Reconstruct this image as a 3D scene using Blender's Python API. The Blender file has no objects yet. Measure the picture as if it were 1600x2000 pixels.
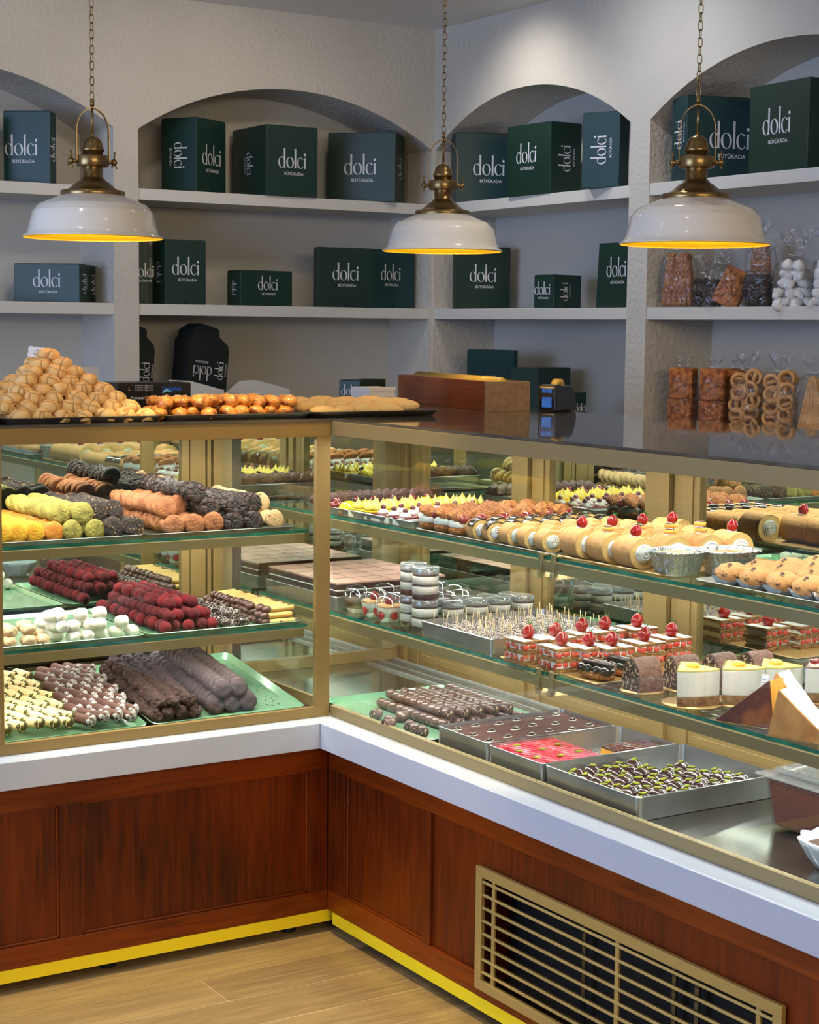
import bpy, math, random
from mathutils import Vector, Matrix, noise, Euler
random.seed(7)
S = bpy.context.scene
COL = S.collection
PI = math.pi

# ------------------------------------------------------------------ camera
F_PX = 3426.57
PITCH, ROLL, YAW = math.radians(5.961), math.radians(.617), math.radians(32.319)
CAM = Vector((-2.289, -4.002, 1.618))
FW = Vector((math.sin(YAW)*math.cos(PITCH), math.cos(YAW)*math.cos(PITCH), -math.sin(PITCH)))
_r = Vector((math.cos(YAW), -math.sin(YAW), 0)); _u = _r.cross(FW)
RT = _r*math.cos(ROLL)+_u*math.sin(ROLL); UP = _u*math.cos(ROLL)-_r*math.sin(ROLL)
cd = bpy.data.cameras.new('camera'); cam = bpy.data.objects.new('camera', cd); COL.objects.link(cam)
cd.sensor_fit = 'HORIZONTAL'; cd.sensor_width = 36; cd.lens = 36*F_PX/1600
cd.clip_start = .05; cd.clip_end = 60
cam.matrix_world = Matrix(((RT.x, UP.x, -FW.x, CAM.x), (RT.y, UP.y, -FW.y, CAM.y), (RT.z, UP.z, -FW.z, CAM.z), (0, 0, 0, 1)))
S.camera = cam

def ray(px, py): return FW+RT*((px-800)/F_PX)-UP*((py-1000)/F_PX)
def onz(px, py, z): d = ray(px, py); return CAM+d*((z-CAM.z)/d.z)
def onx(px, py, x): d = ray(px, py); return CAM+d*((x-CAM.x)/d.x)
def ony(px, py, y): d = ray(px, py); return CAM+d*((y-CAM.y)/d.y)

# ------------------------------------------------------------------ view, world
S.view_settings.view_transform = 'Standard'; S.view_settings.look = 'None'
S.view_settings.exposure = 0.0; S.view_settings.gamma = 1; S.view_settings.use_curve_mapping = False
S.cycles.max_bounces = 8; S.cycles.diffuse_bounces = 3; S.cycles.glossy_bounces = 5
S.cycles.transmission_bounces = 4; S.cycles.transparent_max_bounces = 24
S.cycles.use_denoising = True; S.cycles.caustics_reflective = False; S.cycles.caustics_refractive = False
S.cycles.sample_clamp_indirect = 6
S.cycles.use_adaptive_sampling = True; S.cycles.adaptive_threshold = .02
w = bpy.data.worlds.new('room_air'); S.world = w; w.use_nodes = True
w.node_tree.nodes['Background'].inputs[0].default_value = (.5, .55, .65, 1)
w.node_tree.nodes['Background'].inputs[1].default_value = .3

def light(name, kind, loc, aim, energy, color, size=None, size_y=None, spot=None, blend=.5):
    l = bpy.data.lights.new(name, kind); o = bpy.data.objects.new(name, l); COL.objects.link(o)
    o.location = loc; l.energy = energy; l.color = color
    d = Vector(aim)-Vector(loc); o.rotation_euler = d.to_track_quat('-Z', 'Y').to_euler()
    if kind == 'AREA':
        l.shape = 'RECTANGLE'; l.size = size; l.size_y = size_y or size
    elif size is not None: l.shadow_soft_size = size
    if spot: l.spot_size = math.radians(spot); l.spot_blend = blend
    return o

# the niche walls and the ceiling: distances from the lens scaled by KS
KS = 1.10
def kx(x): return CAM.x+(x-CAM.x)*KS
def ky(y): return CAM.y+(y-CAM.y)*KS
def kz(z): return CAM.z+(z-CAM.z)*KS
CZ = kz(2.755)
# daylight through the shop front on the left, warm room light from behind, ceiling downlights
light('daylight_window', 'AREA', (-5.3, -.6, 1.9), (1.4, .2, 1.7), 205, (.44, .62, 1), 3.2, 2.2)
light('shop_lighting', 'AREA', (-1.4, -6.2, 2.7), (-.3, 1.5, 1.5), 135, (1, .80, .54), 3.4, 1.2)
light('wall_spot', 'SPOT', (kx(1.02), ky(1.08), CZ-.02), (kx(1.40), ky(1.10), 2.3), 16, (1, .95, .86), .03, spot=110, blend=1)
light('wall_spot', 'SPOT', (kx(.85), ky(.30), CZ-.02), (kx(1.45), ky(.35), 2.2), 20, (.95, .97, 1), .05, spot=120, blend=1)  # added spot, source unseen, lifts the upper right wall
light('added_wall_wash', 'SPOT', (-.1, 1.15, CZ-.02), (-.05, ky(1.75), 2.05), 17, (1, .86, .66), .05, spot=120, blend=1)  # added wash from above the staff aisle to brighten the back wall
light('added_wall_wash', 'SPOT', (.85, 1.35, CZ-.02), (.8, ky(1.75), 2.0), 14, (1, .86, .66), .05, spot=120, blend=1)  # second added wash, towards the middle arch
light('downlight_corner', 'SPOT', (-.42, -.36, CZ-.02), (-.22, -.22, 0), 175, (1, .79, .36), .03, spot=38, blend=.5)
light('downlight_counter', 'SPOT', (-.5, -1.5, CZ-.02), (-.25, -1.4, 0), 9, (1, .9, .75), .04, spot=80, blend=.8)
light('downlight_left', 'SPOT', (-1.3, -.45, CZ-.02), (-1.0, -.1, .6), 7, (1, .9, .75), .04, spot=80, blend=.8)
light('downlight_staff', 'SPOT', (.7, -.3, CZ-.02), (.5, -.3, 0), 24, (1, .92, .8), .04, spot=100, blend=.8)
# light strips tucked under the worktop and behind each shelf rail; the deeper rows are added as fill
for zz, e, xx in ((1.330, 8, .080), (1.330, 8, .36), (1.096, 10, .080), (1.096, 8, .44), (.831, 11, .080), (.831, 8, .44)):
    light('case_strip_light', 'AREA', (xx, -1.05, zz), (.34, -1.05, zz-.34), e*1.2, (1, .97, .92), .02, 2.9).rotation_euler = (0, 0, 0)
for zz, e, yy in ((1.330, 5, .078), (1.330, 5, .36), (1.068, 5, .078), (1.068, 4, .47), (.814, 5, .078), (.814, 3, .47)):
    light('case_strip_light', 'AREA', (-.64, yy, zz), (-.64, .34, zz-.34), e*1.15, (1, .95, .88), 1.15, .02).rotation_euler = (0, 0, 0)
# ------------------------------------------------------------------ materials
def lin(c):
    c = c/255.
    return c/12.92 if c <= .04045 else ((c+.055)/1.055)**2.4
def rgb(c): return (lin(c[0]), lin(c[1]), lin(c[2]), 1)
MATS = {}
def mat(name, col, rough=.6, metal=0, var=None, bump=None, coat=0, emit=None, spec=.5, tex='noise', sheen=0, sss=0):
    """var = (scale, second colour, lo, hi); bump = (scale, strength, kind)"""
    if name in MATS: return MATS[name]
    m = bpy.data.materials.new(name); m.use_nodes = True; nt = m.node_tree; N = nt.nodes; L = nt.links
    b = N['Principled BSDF']
    b.inputs['Base Color'].default_value = rgb(col); b.inputs['Roughness'].default_value = rough
    b.inputs['Metallic'].default_value = metal; b.inputs['Coat Weight'].default_value = coat
    b.inputs['Coat Roughness'].default_value = .08; b.inputs['Specular IOR Level'].default_value = spec
    if sheen: b.inputs['Sheen Weight'].default_value = sheen
    if sss:
        b.inputs['Subsurface Weight'].default_value = sss; b.inputs['Subsurface Scale'].default_value = .01
    tc = N.new('ShaderNodeTexCoord')
    def tx(kind, scale):
        if kind == 'voronoi':
            t = N.new('ShaderNodeTexVoronoi'); t.feature = 'DISTANCE_TO_EDGE'; out = t.outputs['Distance']
        elif kind == 'cells':
            t = N.new('ShaderNodeTexVoronoi'); out = t.outputs['Distance']
        else:
            t = N.new('ShaderNodeTexNoise'); t.inputs['Detail'].default_value = 5; out = t.outputs['Fac']
        t.inputs['Scale'].default_value = scale
        L.new(tc.outputs['Object'], t.inputs['Vector'])
        return out
    if var:
        sc, c2, lo, hi = var
        r = N.new('ShaderNodeMapRange'); r.inputs[1].default_value = lo; r.inputs[2].default_value = hi
        L.new(tx(tex, sc), r.inputs[0])
        mx = N.new('ShaderNodeMix'); mx.data_type = 'RGBA'
        mx.inputs[6].default_value = rgb(col); mx.inputs[7].default_value = rgb(c2)
        L.new(r.outputs[0], mx.inputs[0]); L.new(mx.outputs[2], b.inputs['Base Color'])
    if bump:
        sc, st, kind = bump
        bp = N.new('ShaderNodeBump'); bp.inputs['Strength'].default_value = st; bp.inputs['Distance'].default_value = .01
        o = tx(kind, sc)
        if kind == 'voronoi':
            r = N.new('ShaderNodeMapRange'); r.inputs[2].default_value = .12; L.new(o, r.inputs[0]); o = r.outputs[0]
        L.new(o, bp.inputs['Height']); L.new(bp.outputs[0], b.inputs['Normal'])
    if emit:
        b.inputs['Emission Color'].default_value = rgb(emit[0]); b.inputs['Emission Strength'].default_value = emit[1]
    MATS[name] = m
    return m

def wood(name, c1, c2, rough=.35, axis='Z', scale=1.0, coat=.3, dens=14):
    m = bpy.data.materials.new(name); m.use_nodes = True; nt = m.node_tree; N = nt.nodes; L = nt.links
    b = N['Principled BSDF']; b.inputs['Roughness'].default_value = rough; b.inputs['Specular IOR Level'].default_value = .3
    b.inputs['Coat Weight'].default_value = coat; b.inputs['Coat Roughness'].default_value = .18
    tc = N.new('ShaderNodeTexCoord'); mp = N.new('ShaderNodeMapping')
    k = {'Z': (dens, dens, 1.1), 'X': (1.1, dens, dens), 'Y': (dens, 1.1, dens)}[axis]
    mp.inputs['Scale'].default_value = [v*scale for v in k]
    L.new(tc.outputs['Object'], mp.inputs[0])
    n = N.new('ShaderNodeTexNoise'); n.inputs['Scale'].default_value = 5; n.inputs['Detail'].default_value = 9
    n.inputs['Distortion'].default_value = .7
    L.new(mp.outputs[0], n.inputs['Vector'])
    n2 = N.new('ShaderNodeTexNoise'); n2.inputs['Scale'].default_value = 1.6*scale; n2.inputs['Detail'].default_value = 2
    L.new(tc.outputs['Object'], n2.inputs['Vector'])
    ad = N.new('ShaderNodeMath'); ad.operation = 'MULTIPLY_ADD'; ad.inputs[1].default_value = .72
    L.new(n2.outputs['Fac'], ad.inputs[0])
    sc = N.new('ShaderNodeMath'); sc.operation = 'MULTIPLY'; sc.inputs[1].default_value = .38
    L.new(n.outputs['Fac'], sc.inputs[0]); L.new(sc.outputs[0], ad.inputs[2])
    r = N.new('ShaderNodeValToRGB'); r.color_ramp.elements[0].position = .38; r.color_ramp.elements[1].position = .75
    r.color_ramp.elements[0].color = rgb(c1); r.color_ramp.elements[1].color = rgb(c2)
    L.new(ad.outputs[0], r.inputs[0]); L.new(r.outputs[0], b.inputs['Base Color'])
    bp = N.new('ShaderNodeBump'); bp.inputs['Strength'].default_value = .12; bp.inputs['Distance'].default_value = .003
    L.new(n.outputs['Fac'], bp.inputs['Height']); L.new(bp.outputs[0], b.inputs['Normal'])
    return m

def clear(name, tint=(245, 250, 248), gloss=.0, rough=.02, bump=None, ior=1.45, body=None):
    """thin clear sheet: light passes straight through, reflection by Fresnel; body = (colour, share) for cloudy plastic"""
    m = bpy.data.materials.new(name); m.use_nodes = True; nt = m.node_tree; N = nt.nodes; L = nt.links
    N.remove(N['Principled BSDF']); out = N['Material Output']
    t = N.new('ShaderNodeBsdfTransparent'); t.inputs[0].default_value = rgb(tint)
    g = N.new('ShaderNodeBsdfGlossy'); g.inputs['Roughness'].default_value = rough
    f = N.new('ShaderNodeFresnel'); ge = N.new('ShaderNodeNewGeometry')
    io = N.new('ShaderNodeMapRange'); io.inputs[3].default_value = ior; io.inputs[4].default_value = 1/ior
    L.new(ge.outputs['Backfacing'], io.inputs[0]); L.new(io.outputs[0], f.inputs[0])
    fac = f.outputs[0]
    if gloss:
        a = N.new('ShaderNodeMath'); a.operation = 'ADD'; a.inputs[1].default_value = gloss; a.use_clamp = True
        L.new(fac, a.inputs[0]); fac = a.outputs[0]
    first = t.outputs[0]
    if body:
        d = N.new('ShaderNodeBsdfDiffuse'); d.inputs[0].default_value = rgb(body[0])
        m0 = N.new('ShaderNodeMixShader'); m0.inputs[0].default_value = body[1]
        L.new(first, m0.inputs[1]); L.new(d.outputs[0], m0.inputs[2]); first = m0.outputs[0]
    mx = N.new('ShaderNodeMixShader'); L.new(fac, mx.inputs[0]); L.new(first, mx.inputs[1]); L.new(g.outputs[0], mx.inputs[2])
    if bump:
        tc = N.new('ShaderNodeTexCoord'); n = N.new('ShaderNodeTexNoise'); n.inputs['Scale'].default_value = bump[0]
        n.inputs['Detail'].default_value = 3; n.inputs['Distortion'].default_value = .8
        L.new(tc.outputs['Object'], n.inputs['Vector'])
        bp = N.new('ShaderNodeBump'); bp.inputs['Strength'].default_value = bump[1]; bp.inputs['Distance'].default_value = .02
        L.new(n.outputs['Fac'], bp.inputs['Height']); L.new(bp.outputs[0], g.inputs['Normal']); L.new(bp.outputs[0], f.inputs['Normal'])
    L.new(mx.outputs[0], out.inputs[0])
    return m

def mirror(name, tint, rough=.0):
    m = bpy.data.materials.new(name); m.use_nodes = True; nt = m.node_tree; N = nt.nodes; L = nt.links
    N.remove(N['Principled BSDF'])
    g = N.new('ShaderNodeBsdfGlossy'); g.inputs[0].default_value = rgb(tint); g.inputs['Roughness'].default_value = rough
    L.new(g.outputs[0], N['Material Output'].inputs[0])
    return m

# ------------------------------------------------------------------ mesh builder
class MB:
    def __init__(s): s.v = []; s.f = []; s.m = []; s.sm = []; s.cm = 0
    def _add(s, vs, fs, smooth=False):
        o = len(s.v); s.v += [Vector(p) for p in vs]
        for f in fs: s.f.append([i+o for i in f]); s.m.append(s.cm); s.sm.append(smooth)
        return s
    def box(s, x0, x1, y0, y1, z0, z1):
        if x0 > x1: x0, x1 = x1, x0
        if y0 > y1: y0, y1 = y1, y0
        if z0 > z1: z0, z1 = z1, z0
        return s._add([(x0, y0, z0), (x1, y0, z0), (x1, y1, z0), (x0, y1, z0), (x0, y0, z1), (x1, y0, z1), (x1, y1, z1), (x0, y1, z1)],
                      [(3, 2, 1, 0), (4, 5, 6, 7), (0, 1, 5, 4), (1, 2, 6, 5), (2, 3, 7, 6), (3, 0, 4, 7)])
    def prism(s, pts, z0, z1, smooth=False):
        """closed polygon (ccw) between two heights"""
        n = len(pts)
        return s._add([(p[0], p[1], z0) for p in pts]+[(p[0], p[1], z1) for p in pts],
                      [list(range(n))[::-1], list(range(n, 2*n))]+[(i, (i+1) % n, n+(i+1) % n, n+i) for i in range(n)], smooth)
    def lathe(s, prof, seg=24, c=(0, 0, 0), cap0=False, cap1=False, smooth=True, wob=0, seed=0):
        vs, fs = [], []
        for k, (r, z) in enumerate(prof):
            for i in range(seg):
                a = 2*PI*i/seg; rr = r
                if wob: rr = r*(1+wob*noise.noise(Vector((math.cos(a)*1.7+seed, math.sin(a)*1.7, z*30))))
                vs.append((c[0]+rr*math.cos(a), c[1]+rr*math.sin(a), c[2]+z))
        n = len(prof)
        for k in range(n-1):
            for i in range(seg):
                j = (i+1) % seg; fs.append((k*seg+i, k*seg+j, (k+1)*seg+j, (k+1)*seg+i))
        if cap0: fs.append([i for i in range(seg)][::-1])
        if cap1: fs.append([(n-1)*seg+i for i in range(seg)])
        return s._add(vs, fs, smooth)
    def tube(s, path, r, seg=8, closed=False, smooth=True):
        P = [Vector(p) for p in path]; n = len(P); vs, fs = [], []
        up = Vector((0, 0, 1))
        for k in range(n):
            d = (P[(k+1) % n]-P[k-1]) if closed else (P[min(k+1, n-1)]-P[max(k-1, 0)])
            d.normalize(); a = d.cross(up)
            if a.length < .05: a = d.cross(Vector((1, 0, 0)))
            a.normalize(); b = d.cross(a); rr = r[k] if isinstance(r, (list, tuple)) else r
            for i in range(seg):
                t = 2*PI*i/seg; vs.append(P[k]+a*(rr*math.cos(t))+b*(rr*math.sin(t)))
        for k in range(n if closed else n-1):
            for i in range(seg):
                j = (i+1) % seg; k2 = (k+1) % n
                fs.append((k*seg+i, k*seg+j, k2*seg+j, k2*seg+i))
        if not closed: fs += [list(range(seg))[::-1], [(n-1)*seg+i for i in range(seg)]]
        return s._add(vs, fs, smooth)
    def blob(s, r, c=(0, 0, 0), seg=16, rings=10, amp=0, freq=30, seed=0, flat=None, power=1):
        """ellipsoid roughened by noise; flat = lowest local height kept"""
        rx, ry, rz = r if isinstance(r, (tuple, list)) else (r, r, r); vs = []; fs = []
        vs.append((0, 0, -rz))
        for k in range(1, rings):
            t = -PI/2+PI*k/rings
            for i in range(seg):
                a = 2*PI*i/seg
                ca, sa = math.cos(a), math.sin(a)
                if power != 1:
                    ca = math.copysign(abs(ca)**power, ca); sa = math.copysign(abs(sa)**power, sa)
                vs.append((rx*math.cos(t)*ca, ry*math.cos(t)*sa, rz*math.sin(t)))
        vs.append((0, 0, rz))
        out = []
        for p in vs:
            p = Vector(p)
            if amp:
                q = p*freq+Vector((seed*3.1, seed*1.7, seed)); e = noise.noise(q)*1.0+noise.noise(q*2.3)*.5
                p = p*(1+amp*e)
            if flat is not None and p.z < flat: p.z = flat
            out.append(p+Vector(c))
        for i in range(seg): fs.append((0, 1+(i+1) % seg, 1+i))
        for k in range(rings-2):
            for i in range(seg):
                j = (i+1) % seg; a = 1+k*seg
                fs.append((a+i, a+j, a+seg+j, a+seg+i))
        a = 1+(rings-2)*seg; t = len(vs)-1
        for i in range(seg): fs.append((a+i, a+(i+1) % seg, t))
        return s._add(out, fs, True)
    def xf(s, M, start=0):
        for i in range(start, len(s.v)): s.v[i] = M @ s.v[i]
        return s
    def mesh(s, name, mats):
        me = bpy.data.meshes.new(name); me.from_pydata([tuple(p) for p in s.v], [], s.f)
        for m in (mats if isinstance(mats, (list, tuple)) else [mats]): me.materials.append(m)
        me.polygons.foreach_set('material_index', s.m); me.polygons.foreach_set('use_smooth', s.sm); me.update()
        return me
    def build(s, name, mats, parent=None, bevel=0, seg=2, label=None):
        o = bpy.data.objects.new(name, s.mesh(name, mats)); COL.objects.link(o)
        if parent: o.parent = parent
        if bevel:
            b = o.modifiers.new('edge', 'BEVEL'); b.width = bevel; b.segments = seg; b.limit_method = 'ANGLE'; b.angle_limit = math.radians(40)
        if label: o['label'] = label
        return o

def T(x, y, z): return Matrix.Translation((x, y, z))
def R(a, ax): return Matrix.Rotation(a, 4, ax)

def tag(o, label, cat, group=None, loc=None, rot=None, kind=None):
    o['label'] = label; o['category'] = cat
    if group: o['group'] = group
    if kind: o['kind'] = kind
    if loc is not None: o.location = loc
    if rot is not None: o.rotation_euler = rot
    return o
def thing(name, label, cat, loc=(0, 0, 0), rot=(0, 0, 0), group=None):
    o = bpy.data.objects.new(name, None); COL.objects.link(o); o.empty_display_size = .02
    return tag(o, label, cat, group, loc, rot)
def struct(o): o['kind'] = 'structure'; return o

USED = set()
KIDS = {}
def kids(o):
    if o.name not in KIDS: KIDS[o.name] = [c for c in bpy.data.objects if c.parent == o]
    return KIDS[o.name]
def dup(o, parent=None):
    c = o.copy(); COL.objects.link(c)
    if parent: c.parent = parent
    for ch in kids(o): dup(ch, c)
    return c
def put(proto, loc, rot=(0, 0, 0), label=None, group=None, s=1):
    """first call moves the thing itself, later calls copy it with its parts"""
    if proto.name not in USED: USED.add(proto.name); o = proto
    else: o = dup(proto)
    o.location = loc; o.rotation_euler = rot; o.scale = (s, s, s)
    if label: o['label'] = label
    if group: o['group'] = group
    return o
ORD = ['zeroth', 'first', 'second', 'third', 'fourth', 'fifth', 'sixth', 'seventh', 'eighth', 'ninth', 'tenth', 'eleventh', 'twelfth',
       'thirteenth', 'fourteenth', 'fifteenth', 'sixteenth', 'seventeenth', 'eighteenth', 'nineteenth', 'twentieth']
def nth(i): return ORD[i+1] if i+1 < len(ORD) else 'farthest'
rnd = random.uniform

# ------------------------------------------------------------------ lettering
def glyphs(mb, text, sx=.81):
    """display lettering with thick and thin strokes, x-height 1, ascender 1.8"""
    x = 0
    def ring(cx, a0=0, a1=360, w=1.0):
        n = 40; vs = []; fs = []
        th = math.radians(32)
        for i in range(n+1):
            a = math.radians(a0+(a1-a0)*i/n)
            ox, oy = .5*w*math.cos(a), .52*math.sin(a)
            ix, iy = .30*w*math.cos(a), .485*math.sin(a)
            ix, iy = ix*math.cos(th*.5)-iy*math.sin(th*.5)*.42, iy*math.cos(th*.3)+ix*math.sin(th*.3)*.42
            vs += [(cx+ox, .5+oy, 0), (cx+ix, .5+iy, 0)]
        for i in range(n): fs.append((2*i, 2*i+2, 2*i+3, 2*i+1))
        mb._add(vs, fs)
    def stem(x0, h, w=.2):
        mb._add([(x0-.02, 0, 0), (x0+w+.02, 0, 0), (x0+w, .1, 0), (x0+w, h-.12, 0), (x0+w+.025, h, 0), (x0-.035, h, 0), (x0, h-.12, 0), (x0, .1, 0)], [range(8)])
    for ch in text:
        if ch == 'o': ring(x+.5); x += 1.06
        elif ch == 'd': ring(x+.45, 38, 322, .92); stem(x+.70, 1.78); x += 1.02
        elif ch == 'l': stem(x+.03, 1.78); x += .34
        elif ch == 'c': ring(x+.47, 42, 318, .96); x += .88
        elif ch == 'i':
            stem(x+.05, .98)
            n = 14; mb._add([(x+.15+.13*math.cos(2*PI*i/n), 1.28+.13*math.sin(2*PI*i/n), 0) for i in range(n)], [range(n)])
            x += .3
    for i in range(len(mb.v)): mb.v[i].x *= sx
    return x*sx
FONTS = {}
def text_mb(txt, height, bold=0.0, align='CENTER', space=1.0):
    """flat letters of the built-in font, cap height ~ height, as raw mesh data"""
    key = (txt, bold, align, space)
    if key not in FONTS:
        c = bpy.data.curves.new('t', 'FONT'); c.body = txt; c.align_x = align; c.offset = bold; c.space_character = space; c.resolution_u = 3
        o = bpy.data.objects.new('t', c); COL.objects.link(o)
        dg = bpy.context.evaluated_depsgraph_get(); dg.update()
        me = bpy.data.meshes.new_from_object(o.evaluated_get(dg))
        FONTS[key] = ([v.co.copy() for v in me.vertices], [list(p.vertices) for p in me.polygons])
        bpy.data.objects.remove(o); bpy.data.meshes.remove(me)
    vs, fs = FONTS[key]; k = height/.7
    return [v*k for v in vs], fs
def logo_mb(h, sub=True):
    """dolci over BUYUKADA, centred; h = ascender height"""
    mb = MB(); k = h/1.78; wdt = glyphs(mb, 'dolci')
    for i in range(len(mb.v)): mb.v[i] = Vector(((mb.v[i].x-wdt/2)*k, mb.v[i].y*k, 0))
    if sub:
        vs, fs = text_mb('BÜYÜKADA', h*.15, .012)
        mb._add([Vector((v.x+wdt*k*.06, v.y-h*.36, 0)) for v in vs], fs)
    return mb
# ------------------------------------------------------------------ shared materials
WALL = mat('rough_plaster', (206, 200, 190), .85, var=(3, (198, 192, 182), .3, .7), bump=(55, .55, 'noise'))
SMOOTH_WALL = mat('smooth_plaster', (200, 197, 190), .85, bump=(90, .12, 'noise'))
SHELFM = mat('painted_shelf', (214, 211, 205), .5)
CEIL = mat('ceiling_paint', (232, 230, 227), .9)
GOLD = mat('satin_gold', (146, 120, 72), .45, .4, bump=(900, .05, 'noise'))
GOLD_G = mat('grille_gold', (186, 158, 92), .4, .3)
GOLD_D = mat('satin_gold_shade', (152, 134, 94), .45, .4)
BLACK = mat('gap_shade_black', (14, 14, 14), .6)  # flat black standing in for shade behind the grille and grid
STEEL = mat('brushed_steel', (150, 152, 152), .16, .95, bump=(300, .03, 'noise'))
ALU = mat('baking_aluminium', (186, 188, 190), .3, .9, var=(9, (160, 162, 162), .35, .7))
DECKM = mat('deck_steel', (138, 138, 136), .14, .95)
GLASS = clear('window_glass', (248, 252, 250), 0, .0, ior=1.42)
SHELFGLASS = clear('shelf_glass', (232, 244, 240), .02, .0)
GLASS_EDGE = mat('green_glass_edge', (18, 112, 98), .08, 0, var=(14, (60, 160, 140), .45, .75), coat=.4)
MIRROR = mirror('mirror_glass', (222, 232, 224))
TOPM = mat('polished_dark_stone', (92, 86, 78), .035, 0, var=(5, (74, 70, 64), .4, .6), spec=.75)
LEDGE = mat('white_laminate', (188, 194, 210), .38)
WOODM = wood('cherry_wood', (54, 13, 0), (140, 56, 2), .42, 'Z', 1.0, .05)
WOODR = wood('cherry_wood_rail', (84, 28, 1), (160, 70, 5), .4, 'X', 1.0, .15)
WOODRY = wood('cherry_wood_rail_deep', (84, 28, 1), (160, 70, 5), .4, 'Y', 1.0, .15)
KICK = mat('yellow_gold_strip', (250, 224, 34), .35, .05)
RUBBER = mat('black_rubber', (20, 22, 22), .7)

YA, XB = ky(1.75), kx(1.445) # front faces of the two niche walls
YBK, XBK = ky(2.055), kx(1.735)
BAY_Z0 = .80
SPRING, RISE = kz(2.300), .180*KS

def arch_pts(a, b, n=22):
    c, h = (a+b)/2, (b-a)/2; Rr = (h*h+RISE*RISE)/(2*RISE)
    return [(a+(b-a)*i/n, SPRING+RISE-Rr+math.sqrt(max(0, Rr*Rr-(a+(b-a)*i/n-c)**2))) for i in range(n+1)]

def niche_wall(name, bays, s0, s1, P, depth):
    """P(s, d, z): point on the wall at run s, depth d behind the face"""
    mb = MB()
    def quad(a, b, c, d): mb._add([a, b, c, d], [(0, 1, 2, 3)])
    edges = [s0]+[e for b in bays for e in b]+[s1]
    for i in range(0, len(edges), 2):
        a, b = edges[i], edges[i+1]
        if b-a > .001: quad(P(a, 0, 0), P(b, 0, 0), P(b, 0, CZ), P(a, 0, CZ))
    for a, b in bays:
        quad(P(a, 0, 0), P(b, 0, 0), P(b, 0, BAY_Z0), P(a, 0, BAY_Z0))
        ar = arch_pts(a, b)
        for (u, zu), (v, zv) in zip(ar, ar[1:]):
            quad(P(u, 0, zu), P(v, 0, zv), P(v, 0, CZ), P(u, 0, CZ))
            quad(P(u, 0, zu), P(u, depth, zu), P(v, depth, zv), P(v, 0, zv))
        quad(P(a, 0, BAY_Z0), P(a, depth, BAY_Z0), P(a, depth, SPRING), P(a, 0, SPRING))
        quad(P(b, 0, BAY_Z0), P(b, 0, SPRING), P(b, depth, SPRING), P(b, depth, BAY_Z0))
        quad(P(a, 0, BAY_Z0), P(b, 0, BAY_Z0), P(b, depth, BAY_Z0), P(a, depth, BAY_Z0))
        mb.cm = 1
        quad(P(a, depth, BAY_Z0), P(b, depth, BAY_Z0), P(b, depth, SPRING+RISE+.02), P(a, depth, SPRING+RISE+.02))
        mb.cm = 0
    return struct(mb.build(name, [WALL, SMOOTH_WALL]))

BA = [(kx(a), kx(b)) for a, b in [(-2.40, -1.185), (-1.09, .124), (.217, 1.435)]]
BB = [(ky(a), ky(b)) for a, b in [(-3.35, -2.09), (-2.0, -.80), (-.735, .468), (.568, 1.742)]]
niche_wall('wall_back', BA, -4.9, XB, lambda s, d, z: (s, YA+d, z), YBK-YA)
niche_wall('wall_right', BB, -7.0, YA, lambda s, d, z: (XB+d, s, z), XBK-XB)
struct(MB().box(-5.0, -4.9, -7, YA, 0, .7).box(-5.0, -4.9, -7, -2.6, .7, CZ).box(-5.0, -4.9, 1.2, YA, .7, CZ).box(-5.0, -4.9, -2.6, 1.2, 2.62, CZ).build('wall_left', SMOOTH_WALL))
struct(MB().box(-5, 2.4, -7.1, -7.0, 0, CZ).build('wall_front', SMOOTH_WALL))
struct(MB().box(-5, 2.4, -7.1, 2.9, CZ, CZ+.05).build('ceiling', CEIL))

# floor of wide oak planks laid along the left counter
m = bpy.data.materials.new('oak_planks'); m.use_nodes = True; nt = m.node_tree; N = nt.nodes; L = nt.links
b = N['Principled BSDF']; b.inputs['Roughness'].default_value = .32; b.inputs['Coat Weight'].default_value = .15
tc = N.new('ShaderNodeTexCoord')
br = N.new('ShaderNodeTexBrick'); br.inputs['Scale'].default_value = 1; br.inputs['Brick Width'].default_value = 1.25
br.inputs['Row Height'].default_value = .162; br.inputs['Mortar Size'].default_value = .0016; br.offset = .37
br.inputs['Color1'].default_value = rgb((206, 174, 118)); br.inputs['Color2'].default_value = rgb((158, 130, 88)); br.inputs['Mortar'].default_value = rgb((205, 178, 135))
L.new(tc.outputs['Object'], br.inputs['Vector'])
mp = N.new('ShaderNodeMapping'); mp.inputs['Scale'].default_value = (1.6, 22, 1); L.new(tc.outputs['Object'], mp.inputs[0])
n = N.new('ShaderNodeTexNoise'); n.inputs['Scale'].default_value = 2.2; n.inputs['Detail'].default_value = 7; n.inputs['Distortion'].default_value = 1.5
L.new(mp.outputs[0], n.inputs['Vector'])
r = N.new('ShaderNodeMapRange'); r.inputs[1].default_value = .3; r.inputs[2].default_value = .7; r.inputs[3].default_value = .74; r.inputs[4].default_value = 1.2
L.new(n.outputs['Fac'], r.inputs[0])
mx = N.new('ShaderNodeMix'); mx.data_type = 'RGBA'; mx.blend_type = 'MULTIPLY'; mx.inputs[0].default_value = 1
L.new(br.outputs['Color'], mx.inputs[6]); L.new(r.outputs[0], mx.inputs[7]); L.new(mx.outputs[2], b.inputs['Base Color'])
fl = MB().box(-5, 2.4, -7.1, 2.9, -.1, 0).build('floor', m); struct(fl)

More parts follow.
